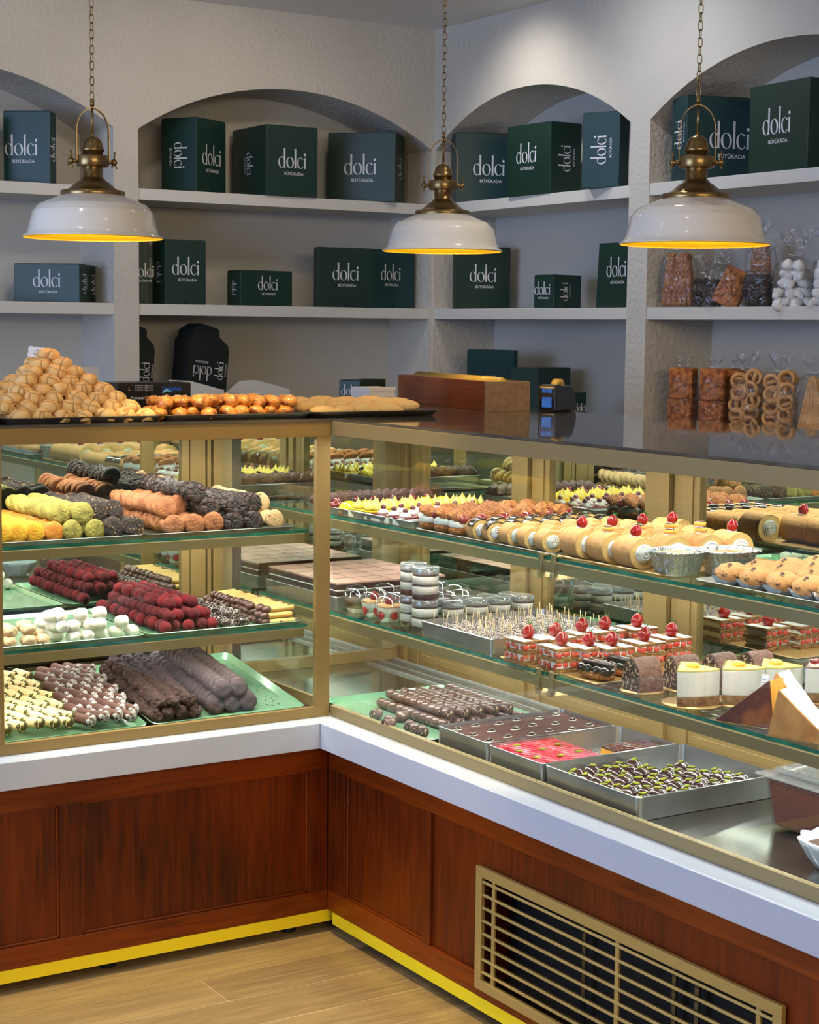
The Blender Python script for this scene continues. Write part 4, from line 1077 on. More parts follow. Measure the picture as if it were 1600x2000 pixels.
# ------------------------------------------------------------------ left case, upper shelf: rows of cookies on edge
def cookie_mat(nm, c1, c2, sc=60, lo=.4, hi=.65, bump=.5, kind='noise', rough=.75, coat=0, bs=110): return mat(nm, c1, rough, 0, var=(sc, c2, lo, hi), bump=(bs, bump, kind), coat=coat)
M_YEL = cookie_mat('yellow_cookie_crust', (226, 172, 24), (200, 130, 20), 30, .4, .8, .3)
M_ORA = cookie_mat('orange_cookie_crust', (218, 140, 40), (190, 106, 26), 30, .4, .8, .3)
M_GRN = cookie_mat('pistachio_cookie_crust', (164, 152, 66), (122, 112, 44), 45, .4, .7, .5)
M_NUT = cookie_mat('dark_nutty_crust', (44, 30, 24), (188, 146, 88), 150, .60, .66, .9)
M_BRN = cookie_mat('brown_cookie_crust', (178, 112, 66), (140, 80, 44), 40, .35, .7, .5)
M_CHO = cookie_mat('black_crinkle_crust', (62, 40, 34), (26, 16, 14), 40, .4, .7, .9, 'voronoi', .6, 0, 60)
M_CHP = cookie_mat('choc_chip_crust', (206, 166, 116), (92, 56, 36), 70, .62, .68, .4)
M_BISC = cookie_mat('brown_wafer_crust', (120, 68, 46), (96, 50, 34), 30, .4, .7, .3)
def disc(nm, m, r=.027, h=.013, amp=.10, cat='cookie', seed=0, fr=60):
    h *= .50; n_ = 20; prof = [(.02, -h), (.5, -h), (.93, -h), (1, -.5*h), (1, .35*h), (.93, h*.85), (.7, h*1.15), (.35, h*1.3), (.02, h*1.35)]
    mb = MB().lathe([(q*r, z) for q, z in prof], n_, cap0=True, cap1=True)
    for v in mb.v:
        q = v*fr+Vector((seed*3.3, seed, 0)); e = noise.noise(q)+.5*noise.noise(q*2.2)
        v.x *= 1+amp*e; v.y *= 1+amp*e; v.z *= 1+amp*2.2*noise.noise(q*1.6)
    mb.xf(R(PI/2, 'X')); return tag(mb.build(nm, m), 'x', cat)      # flat side faces +y
P_DISC = {k: [disc(nm, m, r, h, amp, seed=s_) for s_ in (1, 2)] for k, (nm, m, r, h, amp) in {
    'yel': ('yellow_cookie', M_YEL, .0275, .013, .05), 'ora': ('orange_cookie', M_ORA, .0275, .013, .05), 'grn': ('pistachio_cookie', M_GRN, .0275, .013, .06),
    'nut': ('nutty_chocolate_cookie', M_NUT, .027, .013, .14), 'brn': ('brown_cookie', M_BRN, .028, .014, .05), 'blk': ('black_crinkle_cookie', M_CHO, .0285, .015, .12),
    'chp': ('choc_chip_cookie', M_CHP, .027, .013, .05)}.items()}
WORD = {'yel': 'bright yellow round cookie', 'ora': 'orange yellow round cookie', 'grn': 'green pistachio round cookie', 'nut': 'nut coated dark cookie', 'brn': 'smooth brown round cookie', 'blk': 'cracked black chocolate cookie', 'chp': 'pale choc chip cookie'}
zL = Z1L+.0002
tray('baking_tray', 'dark tray of yellow, green and nutty cookies, upper shelf of left case', TRAYM, -1.40, -.955, .072, .50, zL, .010, .010, group='dark trays in the left case')
tray('baking_tray', 'dark tray under the yellow and green cookies, upper shelf of left case', TRAYM, -.945, -.500, .072, .50, zL, .010, .010, group='dark trays in the left case')
tray('baking_tray', 'dark tray under the brown and black cookies, upper shelf of left case', TRAYM, -.492, -.062, .072, .50, zL, .010, .010, group='dark trays in the left case')
zc = zL+.0018
def row(kind, x, y0, y1, z, gap, lbl, tilt=.72, rr=.0275, s=1):
    n = int((y1-y0)/gap)+1
    for i in range(n):
        put(P_DISC[kind][i % 2], (x+rnd(-.004, .004), y0+i*gap, z+rr*.90+rnd(-.0015, .0025)), (R(rnd(-.25, .25), 'Z') @ R(-tilt+rnd(-.14, .14) if i else -.22, 'X') @ R(rnd(-3, 3), 'Y')).to_euler(), f'{WORD[kind]}, {nth(i)} from the front of {lbl}', WORD[kind]+', '+lbl, s*rnd(.97, 1.03))
RX = [-.868, -.823, -.778, -.732, -.679, -.625, -.573, -.516, -.408, -.349, -.292, -.239, -.180, -.118]
KD = ['yel', 'yel', 'yel', 'ora', 'grn', 'grn', 'nut', 'nut', 'brn', 'brn', 'brn', 'blk', 'blk', 'chp']
gp = .0265
cnt = {}
for x, k in zip(RX, KD):
    cnt[k] = cnt.get(k, 0)+1
    row(k, x, .105, .470, zc, gp, f'the {nth(cnt[k]-1)} bottom row of its colour', )
for x, k, y0, nm in ((-.855, 'yel', .22, 'the upper row at the left edge'), (-.706, 'grn', .13, 'the left upper pistachio row'), (-.652, 'grn', .115, 'the right upper pistachio row'), (-.60, 'nut', .15, 'the left upper nutty row'), (-.545, 'nut', .165, 'the right upper nutty row'),
                     (-.41, 'brn', .14, 'the left upper brown row'), (-.355, 'brn', .19, 'the right upper brown row'), (-.295, 'blk', .13, 'the left upper black row'), (-.225, 'blk', .115, 'the middle upper black row'), (-.162, 'blk', .15, 'the right upper black row')):
    row(k, x, y0, .462, zc+.040, gp*1.05, nm)
row('blk', -.325, .15, .455, zc+.078, gp*1.05, 'the topmost black row')
row('chp', -.120, .17, .455, zc+.040, gp*1.1, 'the upper choc chip row')

# ------------------------------------------------------------------ left case, middle shelf
z2 = Z2L+.0002
tray('green_tray', 'green tray of white and tan meringues on the middle shelf', GREENT, -.955, -.503, .062, .515, z2, .010, .010, group='green enamel trays')
tray('green_tray', 'green tray under the red truffles on the middle shelf', GREENT, -.495, -.050, .062, .515, z2, .010, .010, group='green enamel trays')
tray('green_tray', 'green tray cut by the left picture edge on the middle shelf', GREENT, -1.41, -.963, .062, .515, z2, .010, .010, group='green enamel trays')
z2 += .0016
TRU = cookie_mat('red_dusted_crust', (122, 16, 26), (78, 6, 14), 60, .35, .7, .35, 'noise', .95, 0, 200)
TRU2 = cookie_mat('deep_red_dusted_crust', (94, 10, 20), (60, 4, 10), 60, .35, .7, .35, 'noise', .95, 0, 200)
trp = [tag(MB().blob(.0165, (0, 0, .0165), 16, 11, .06, 60, i).build('red_truffle', (TRU, TRU2)[i]), 'x', 'truffle') for i in range(2)]
c_ = 0
for lay in range(3):
    for j in range(13-lay):
        for i in range(5-(1 if lay else 0)-(1 if lay == 2 else 0)):
            if lay < 2 and 0 < j and 1 <= i <= 2 and lay == 0: continue
            if lay == 2 and j in (0, 11): continue
            x = -.438+i*.0340+lay*.0165+rnd(-.005, .005); y = .088+j*.0345+lay*.014+(i % 2)*.012+rnd(-.005, .005)
            pos = f'{nth(i)} from the left in row {["one","two","three","four","five","six","seven","eight","nine","ten","eleven","twelve","thirteen"][j]} from the front' if lay == 1 or lay == 0 else f'{nth(i)} across, {nth(j)} deep in the top layer'
            put(trp[c_ % 2], (x, y, z2+lay*.0255+rnd(0, .003)), (0, 0, rnd(0, 6)), f'red dusted truffle, {"bottom" if lay == 0 else "middle" if lay == 1 else "top"} layer, '+(f'{nth(i)} across, {nth(j)} deep'), 'red dusted truffles heaped on a green tray', rnd(.97, 1.04)); c_ += 1
COC = cookie_mat('coconut_shred_crust', (62, 44, 38), (206, 196, 188), 210, .52, .60, 1.0, 'noise', .8, 0, 170)
cp_ = [tag(MB().blob((.020, .018, .014), (0, 0, .012), 20, 14, .42, 90, i+3).build('coconut_cluster', COC), 'x', 'cookie') for i in range(3)]
for j in range(14):
    for i in range(2):
        put(cp_[(i+j) % 3], (-.252+i*.034+rnd(-.003, .003), .090+j*.030, z2+rnd(0, .003)), (0, 0, rnd(0, 6)), f'shaggy chocolate coconut cluster, {nth(j)} from the front, {"left" if i == 0 else "right"} file', 'chocolate coconut clusters')
    if j < 13: put(cp_[j % 3], (-.236+rnd(-.003, .003), .104+j*.030, z2+.020), (0, 0, rnd(0, 6)), f'shaggy chocolate coconut cluster on top, {nth(j)} from the front', 'chocolate coconut clusters')
LF = cookie_mat('finger_biscuit_crust', (228, 188, 116), (204, 154, 82), 16, .4, .8, .15); DIP = mat('milk_chocolate_dip', (88, 52, 42), .38, 0, coat=.3)
def finger(nm, body, tip, ln=.088, r=.0095, tr=.0115, tl=.024, flat=.8, cat='biscuit', amp=0, tipamp=.03, ridges=False):
    t = thing(nm, 'x', cat)
    n = 10; m = MB()
    rads = [r*.55]+[r]*n+[r*.55]; xs_ = [-ln/2-.002]+[-ln/2+(ln)*(i/(n-1)) for i in range(n)]+[ln/2+.002]
    m.tube([(x, 0, 0) for x in xs_], rads, 16)
    if ridges:
        for v in m.v:
            a = math.atan2(v.z, v.y); f = 1+.09*math.sin(a*11); v.y *= f; v.z *= f
    for v in m.v: v.z = v.z*flat+r*flat
    m.build('biscuit', body, t)
    q = MB().blob((tl*.62, tr, tr*.92), (-ln/2+tl*.30, 0, r*flat+.0005), 16, 10, tipamp, 90, 5); q.build('dipped_end', tip, t)
    return t
lf = finger('finger_biscuit', LF, DIP)
for lay in range(3):
    for j in range(15-lay):
        n_ = 1
        put(lf, (-.112+rnd(-.006, .006)+lay*.004, .088+j*.0265+lay*.010, z2+lay*.0155), (0, 0, rnd(-.16, .16)+(.2 if lay == 2 else 0)), f'pale chocolate ended finger biscuit, {"bottom" if lay == 0 else "middle" if lay == 1 else "top"} layer, {nth(j)} from the front', 'chocolate dipped finger biscuits')
for i in range(4):
    put(lf, (-.128+i*.0225, .118, z2+.001 if False else z2), (0, 0, PI/2+rnd(-.1, .1)), f'finger biscuit pointing its chocolate end at the glass, {nth(i)} from the left', 'finger biscuits pointing at the glass', .8) if i > 0 else None
MRG = mat('meringue_white', (240, 234, 220), .65, 0, bump=(26, .25, 'noise'), sss=.1); TANM = cookie_mat('tan_meringue_crust', (220, 190, 150), (188, 146, 104), 40, .45, .75, .8, 'noise', .85, 0, 60)
def marsh(seed, m_, nm, amp=.03):
    mb = MB().tube([(x, 0, 0) for x in (-.0178, -.0168, -.0145, -.0105, -.005, 0, .005, .0105, .0145, .0168, .0178)], [.005, .0095, .0128, .0152, .0164, .0168, .0164, .0152, .0128, .0095, .005], 18)
    for v in mb.v:
        e = 1+amp*noise.noise(v*90+Vector((seed*7, 0, 0)))*3; v.x *= e; v.y *= e; v.z = v.z*e*.94+.0155
    return tag(mb.build(nm, m_), 'x', 'meringue')
wm = [marsh(i, MRG, 'white_meringue', .03) for i in range(2)]; tm = [marsh(i+5, TANM, 'tan_meringue', .09) for i in range(2)]
def rm(px, py, zz=.848): p = onz(px, py, zz); return p.x, p.y
c_ = 0
for (px, py, lay, a) in ((110, 1240, 0, .5), (143, 1243, 0, -.4), (170, 1241, 0, -.6), (196, 1236, 0, .2), (226, 1233, 0, .4), (257, 1231, 0, -.3),
                         (122, 1224, 1, -.7), (104, 1222, 1, -.4), (152, 1226, 1, -.3), (82, 1215, 1, -.5), (183, 1222, 1, 1.2), (205, 1222, 1, .3), (238, 1213, 1, .5), (98, 1203, 2, .2), (128, 1207, 2, -.5), (112, 1199, 2, .4), (178, 1207, 2, .6), (215, 1204, 2, .4), (88, 1232, 0, 0), (160, 1215, 1, .3)):
    x, y = rm(px, py, z2+.016+lay*.026)
    put(wm[c_ % 2], (x, max(y, .082+lay*.012), z2+lay*.0262), (0, 0, a-.8+rnd(-.2, .2)), f'white rounded meringue, {"bottom" if lay == 0 else "middle" if lay == 1 else "top"} layer, {nth(c_)} of the heap', 'white meringues heaped on a green tray'); c_ += 1
c_ = 0
for (px, py, lay) in ((22, 1258, 0), (58, 1253, 0), (90, 1253, 0), (-8, 1258, 0), (30, 1238, 1), (66, 1234, 1), (8, 1228, 1), (46, 1222, 1), (-10, 1240, 1), (5, 1250, 0), (75, 1240, 0)):
    x, y = rm(px, py, z2+.016+lay*.026)
    put(tm[c_ % 2], (x, max(y, .082+lay*.012), z2+lay*.0258), (0, 0, rnd(-1.2, -.2)), f'crumbly tan meringue left of the white ones, {nth(c_)} of its heap', 'tan meringues on the green tray'); c_ += 1

# ------------------------------------------------------------------ left case, deck: tilted green trays
TL = .150
zd = ZD+.0006
def tilted(x0, x1, lb): 
    return tray('green_tray', lb, GREENT, x0, x1, .030, .500, zd, .014, .014, group='tilted green trays', tilt=TL)
tilted(-.955, -.512, 'tilted green tray of pistachio and chocolate rolls on the deck')
tilted(-.500, -.058, 'tilted green tray of crumbly dark chocolate cookies on the deck')
tilted(-1.41, -.965, 'tilted green tray cut by the left picture edge on the deck')
for x0, x1, lb in ((-.93, -.54, 'steel prop bar raising the left tilted tray'), (-.47, -.09, 'steel prop bar raising the right tilted tray')):
    tag(MB().box(x0, x1, .44, .455, ZD+.0003, ZD+.058).build('prop_bar', STEEL), lb, 'prop bar', 'prop bars under the tilted trays')
def ontray(x, s_, h=0):  # s_ along the tray slope
    return (x, .030+s_*math.cos(TL)-h*math.sin(TL), zd+.0016+s_*math.sin(TL)+h*math.cos(TL))
PIS = cookie_mat('pale_roll_crust', (226, 196, 140), (200, 162, 100), 12, .45, .8, .2, 'noise', .7, 0, 60); PTIP = cookie_mat('ground_pistachio', (104, 100, 44), (58, 54, 20), 160, .4, .65, 1, 'noise', .95, 0, 200)
CHR = cookie_mat('chocolate_ridged_crust', (92, 56, 44), (64, 36, 28), 40, .4, .7, .3); CTIP = cookie_mat('white_coconut_flakes', (208, 204, 200), (130, 112, 104), 170, .45, .62, 1, 'noise', .95, 0, 200)
pr1 = finger('pistachio_roll', PIS, PTIP, .056, .0132, .0140, .017, .95, 'pastry', 0, .3)
pr2 = finger('coconut_tipped_roll', CHR, CTIP, .056, .0132, .0145, .017, .95, 'pastry', 0, .3, True)
# rolls point their dipped ends at the lower right; they overlap like roof tiles
def tiles(pr, x0, nx, ns, s0, dx, ds, word, group, layers=1, skew=.0):
    for lay in range(layers):
        for j in range(ns-lay):
            for i in range(nx-lay*1):
                x = x0+i*dx+(j % 2)*dx*.5+skew*j+lay*dx*.5; s_ = s0+j*ds+lay*ds*.45
                l_ = ontray(x+rnd(-.003, .003), s_, .010+.010*math.sin(PI*min(1, (i+.5)/nx))+rnd(0, .003))
                put(pr, l_, (rnd(-.05, .05), -.06+rnd(-.08, .08), 1.98+rnd(-.14, .14)), f'{word}, {nth(i)} from the left, {nth(j)} row up{", upper layer" if lay else ""}', group)
tiles(pr1, -.925, 6, 10, .050, .041, .040, 'pale roll with a green pistachio end', 'pistachio ended rolls', 1, .0)
tiles(pr2, -.670, 4, 10, .050, .038, .040, 'ridged chocolate roll with a coconut end', 'coconut ended chocolate rolls', 1, .002)
CRM = cookie_mat('crumbly_chocolate_crust', (64, 38, 32), (40, 22, 18), 60, .4, .65, 1, 'noise', .85, 0, 120)
crp = [tag(MB().blob((.024, .020, .019), (0, 0, .017), 26, 18, .34, 75, i+9).build('crumbly_chocolate_cookie', CRM), 'x', 'cookie') for i in range(3)]
for i in range(4):
    for j in range(14):
        put(crp[(i+j) % 3], ontray(-.476+i*.037+rnd(-.003, .003)+j*.0012, .045+j*.0278+rnd(-.003, .003), .0), (TL+rnd(-.2, .2), 0, rnd(0, 6)), f'crumb coated dark cookie, bottom layer, {nth(i)} file, {nth(j)} from front', 'crumbly dark cookies on the tilted tray')
    for j in range(13):
        if i < 3: put(crp[(i+j) % 3], ontray(-.456+i*.037+rnd(-.003, .003)+j*.0012, .060+j*.0278, .026), (TL+rnd(-.2, .2), 0, rnd(0, 6)), f'crumb coated dark cookie, upper layer, {nth(i)} file, {nth(j)} from front', 'crumbly dark cookies on the tilted tray')
PUR = cookie_mat('dusky_cocoa_crust', (72, 56, 58), (50, 36, 38), 50, .4, .7, .5, 'noise', .85, 0, 90)
P_DISC['pur'] = [disc('dusky_cocoa_cookie', PUR, .0275, .013, .08, seed=s_) for s_ in (4, 5)]; WORD['pur'] = 'dusky cocoa round cookie'
for i, (x, lay) in enumerate(((-.300, 0), (-.252, 0), (-.204, 0), (-.276, 1), (-.229, 1))):
    for j in range(16-lay):
        s_ = .060+j*.0245+lay*.012; l_ = ontray(x+rnd(-.0015, .0015)+.0*j, s_, .024+lay*.036)
        put(P_DISC['pur'][j % 2], l_, (-.5+TL+rnd(-.05, .05), 0, rnd(-.1, .1)), f'dusky cocoa cookie on edge, {nth(j)} from the front, {nth(i if lay == 0 else i-3)} {"bottom" if lay == 0 else "upper"} row', 'dusky cocoa cookies on the tilted tray')
# loose crumbs on the green trays
CRB = mat('dark_crumbs', (60, 38, 28), .8)
m = MB()
for i in range(130):
    x = rnd(-.18, -.08) if rnd(0, 1) < .7 else rnd(-.49, -.08); s_ = rnd(.05, .45) if x > -.18 else rnd(.40, .46)
    p = ontray(x, s_, .0006); r_ = rnd(.0006, .0022); m.blob((r_, r_, r_*.6), p, 5, 4)
tag(m.build('crumbs', CRB), 'loose dark crumbs scattered on the tilted green tray', 'crumbs', kind='stuff')
m = MB()
for i in range(160):
    x = rnd(-.74, -.53); s_ = rnd(.36, .46); p = ontray(x, s_, .0005); r_ = rnd(.0004, .0013); m.blob((r_, r_, r_*.6), p, 5, 4)
tag(m.build('coconut_crumbs', mat('white_crumbs', (226, 224, 218), .8)), 'white coconut crumbs on the left tilted green tray', 'crumbs', kind='stuff')
# ------------------------------------------------------------------ right case, upper shelf
ALU_T = mat('matt_aluminium', (170, 172, 172), .38, .85, var=(14, (146, 148, 146), .35, .7), bump=(30, .1, 'noise'))
SPONGE = mat('sponge_cake', (212, 156, 96), .8, 0, var=(60, (196, 140, 80), .4, .7), bump=(140, .2, 'noise'))
SPONGE_IN = mat('yellow_crumb', (224, 186, 116), .85, 0, bump=(200, .4, 'noise'))
CREAM = mat('whipped_cream', (244, 240, 230), .5, 0, sss=.15)
CHOCO = mat('dark_glossy_chocolate', (36, 22, 20), .18, coat=.5)
MILKC = mat('milk_chocolate', (84, 54, 44), .5, 0, var=(60, (62, 38, 30), .4, .7), bump=(90, .6, 'noise'))
JAM = mat('red_jelly', (122, 4, 14), .08, 0, coat=1, var=(20, (90, 2, 10), .4, .8))
BERRY = mat('glazed_strawberry', (150, 3, 8), .35, 0, coat=.7, spec=.2, var=(18, (104, 1, 6), .4, .7))
LEAF = mat('strawberry_leaf', (62, 120, 40), .6)
LEMON = mat('lemon_glaze', (244, 214, 40), .15, 0, coat=.6)
LEMONT = mat('pale_lemon_top', (246, 222, 110), .4)
PCUP = mat('white_paper_case', (228, 228, 226), .7)
CHEESE = mat('white_cheesecake', (240, 234, 222), .55, 0, sss=.1, bump=(60, .06, 'noise'))
CRUST = mat('biscuit_crust', (168, 124, 84), .85, 0, var=(90, (120, 80, 50), .4, .65), bump=(140, .6, 'noise'))
PASTRY = mat('flaky_pastry', (186, 134, 76), .8, 0, var=(120, (150, 98, 52), .4, .65), bump=(160, .9, 'noise'))
SUGAR = mat('icing_sugar', (246, 246, 246), .85)
CHOUX = mat('choux_crust', (190, 118, 58), .75, 0, var=(60, (156, 88, 40), .4, .7), bump=(90, .7, 'voronoi'))
BROWNTOP = mat('cocoa_cream_top', (184, 146, 128), .7, 0, var=(14, (166, 128, 110), .35, .7), bump=(40, .2, 'noise'))
DARKCAKE = mat('dark_chocolate_sponge', (58, 36, 30), .85, 0, var=(90, (38, 22, 18), .4, .65), bump=(130, .7, 'noise'))
zR = Z1R+.0003
def straw(parent, loc, s=1, leaf=True, m_=None):
    c = MB(); 
    c.blob((.0135*s, .0135*s, .0165*s), (0, 0, .013*s), 18, 12, .05, 70, 3)
    for v in c.v:
        if v.z > .015*s: k = 1-.35*((v.z-.015*s)/(.015*s)); v.x *= k; v.y *= k
    c.xf(T(*loc) @ R(.25, 'X')); b_ = c.build('strawberry', m_ or BERRY, parent, label='glazed red strawberry')
    if leaf:
        q = MB()
        for i in range(6):
            a = i*1.05; q._add([(0, 0, 0), (.004*s*math.cos(a+.4), .004*s*math.sin(a+.4), .003*s), (.012*s*math.cos(a), .012*s*math.sin(a), .007*s), (.004*s*math.cos(a-.4), .004*s*math.sin(a-.4), .003*s)], [(0, 1, 2, 3)])
        q.tube([(0, 0, 0), (.002*s, 0, .010*s)], .0007*s, 5)
        q.xf(T(loc[0]+.009*s, loc[1]+.006*s, loc[2]+.024*s) @ R(.9, 'Y')); q.build('leaf_crown', LEAF, b_)
    return b_
tray('aluminium_tray', 'aluminium tray of tartlets and lemon squares on the upper right shelf', ALU_T, .082, .462, -.262, .296, zR, .018, .005, rc=.012, group='aluminium baking trays')
# six kinds, each a row across the tray
def choc_slice():
    t = thing('nutty_chocolate_slice', 'x', 'pastry')
    MB().blob((.026, .013, .022), (0, 0, .024), 20, 14, .22, 80, 2, flat=-.02, power=.7).build('slice', MILKC, t)
    m = MB(); n_ = 22; prof = [(.022, .001), (.026, .016)]
    vs = []
    for k, (r_, z) in enumerate(prof):
        for i in range(n_):
            a = 2*PI*i/n_; q = r_*(1+(.06 if i % 2 else -.06)*k); vs.append((q*math.cos(a), q*.62*math.sin(a), z))
    m._add(vs, [(i, (i+1) % n_, n_+(i+1) % n_, n_+i) for i in range(n_)]); m._add(vs[:n_], [list(range(n_))[::-1]]); m.build('paper_case', PCUP, t); return t
def cherry_tart():
    t = thing('cherry_tart', 'x', 'tart')
    MB().lathe([(.0001, 0), (.019, 0), (.024, .011), (.0225, .012), (.0001, .010)], 24).build('pastry_shell', CRUST, t)
    m = MB()
    for a in range(5): m.blob(.0085, (.0105*math.cos(a*1.256), .0105*math.sin(a*1.256), .016), 12, 8)
    m.blob(.0095, (0, 0, .024), 12, 8); m.build('glazed_cherries', JAM, t); return t
def lemon_dome():
    t = thing('lemon_dome', 'x', 'pastry')
    MB().lathe([(.0001, 0), (.023, 0), (.0235, .008), (.0001, .008)], 24).build('biscuit_base', CRUST, t)
    MB().blob((.0225, .0225, .017), (0, 0, .012), 22, 14, flat=-.004).build('lemon_glazed_dome', LEMON, t)
    m = MB().box(-.006, .006, -.003, .003, .026, .034); m.xf(T(.004, 0, 0) @ R(.3, 'Y')); m.build('chocolate_shard', CHOCO, t, bevel=.001); return t
def lemon_square():
    t = thing('lemon_meringue_square', 'x', 'pastry')
    MB().box(-.021, .021, -.019, .019, 0, .015).build('cheesecake_block', CHEESE, t, bevel=.002)
    MB().box(-.0212, .0212, -.0192, .0192, .015, .0185).build('lemon_layer', LEMON, t, bevel=.0015)
    m = MB()
    for (x, y, s_) in ((-.008, .002, 1), (.009, -.003, .9), (0, .009, .8)):
        vs = []; fs = []; n_ = 12; pf = [(.001, .0), (.011, .002), (.010, .008), (.006, .013), (.0025, .019), (.0004, .025)]
        for k, (r_, z) in enumerate(pf):
            for i in range(n_):
                a = 2*PI*i/n_+k*.35; q = r_*s_*(1+(.18 if i % 2 else -.1)); vs.append((x+q*math.cos(a)+k*.0006, y+q*math.sin(a), .018+z*s_))
        for k in range(5):
            for i in range(n_): fs.append((k*n_+i, k*n_+(i+1) % n_, (k+1)*n_+(i+1) % n_, (k+1)*n_+i))
        m._add(vs, fs, True)
    m.build('piped_peaks', LEMONT, t); return t
def berry_square():
    t = thing('berry_cream_square', 'x', 'pastry')
    MB().box(-.021, .021, -.019, .019, 0, .014).build('cream_block', CHEESE, t, bevel=.002)
    MB().box(-.0212, .0212, -.0192, .0192, .014, .017).build('berry_jelly', JAM, t, bevel=.0015)
    MB().lathe([(.0001, .016), (.012, .016), (.0125, .020), (.008, .025), (.002, .028)], 18, wob=.2).build('cream_rosette', CREAM, t)
    MB().blob(.0062, (0, 0, .030), 12, 9).build('cherry', mat('dark_cherry', (96, 20, 22), .15, coat=.8), t); return t
kinds = [(choc_slice(), 'nutty chocolate slice in paper case', .262, 11, .034, 2), (cherry_tart(), 'glazed cherry tartlet', .175, 7, .052, 1), (lemon_dome(), 'shiny yellow lemon dome', .108, 7, .052, 1),
         (lemon_square(), 'lemon square with piped peaks', .030, 8, .046, 2), (berry_square(), 'berry cream square with a cherry', -.090, 8, .046, 1)]
def bulk(pr, lb, y, n, dx, rows, grp, x0=.112, z=zR+.0016, dy=-.045, s=1):
    for r_ in range(rows):
        for i in range(n):
            put(pr, (x0+i*dx+rnd(-.003, .003), y+r_*dy+rnd(-.003, .003), z), (0, 0, rnd(-.25, .25)), f'{lb}, {nth(i)} from the glass'+(f' in the {("rear" if r_ == 0 else "front" if r_ == rows-1 else "middle")} row' if rows > 1 else ''), grp, s)
bulk(kinds[0][0], kinds[0][1], .262, 11, .0325, 2, 'chocolate slices on the aluminium tray', .108, dy=-.034)
bulk(kinds[1][0], kinds[1][1], .168, 6, .060, 1, 'cherry tartlets on the aluminium tray', s=1.2)
bulk(kinds[2][0], kinds[2][1], .103, 6, .062, 1, 'lemon domes on the aluminium tray', s=1.28)
bulk(kinds[3][0], kinds[3][1], .038, 7, .056, 2, 'lemon squares on the aluminium tray', .112, dy=-.056, s=1.22)
bulk(kinds[4][0], kinds[4][1], -.080, 7, .056, 3, 'berry squares on the aluminium tray', .112, dy=-.056, s=1.22)
# filled choux puffs
def choux():
    t = thing('cream_puff', 'x', 'cream puff')
    MB().blob((.029, .027, .016), (0, 0, .014), 20, 12, .12, 60, 1, flat=-.0135).build('choux_base', CHOUX, t)
    MB().lathe([(.0001, .018), (.020, .018), (.026, .023), (.024, .029), (.026, .033), (.018, .038), (.0001, .039)], 26, wob=.25).build('cream', CREAM, t)
    m = MB().blob((.029, .028, .015), (0, 0, 0), 20, 12, .10, 60, 2, flat=-.003); m.xf(T(0, .003, .045) @ R(.5, 'X')); m.build('choux_lid', CHOUX, t)
    m = MB().blob((.016, .009, .012), (0, 0, 0), 12, 8); m.xf(T(-.004, -.021, .040)); m.build('strawberry_piece', mat('cut_strawberry', (130, 24, 24), .3, coat=.5), t); return t
cpf = choux()
tray('dark_tray', 'thin dark tray under the cream puffs and rolls, upper right shelf', TRAYM, .080, .460, -.860, -.272, zR, .004, .006, group='dark trays on the right shelves')
zR2 = zR+.0016
for j in range(3):
    for i in range(6):
        y = -.302-j*.070; x = .112+i*.063
        put(cpf, (x+rnd(-.003, .003), y+rnd(-.003, .003), zR2), (0, 0, rnd(-.6, .6)), f'split cream puff, {nth(i)} from the glass, {nth(j)} row after the aluminium tray', 'cream puffs in rows')
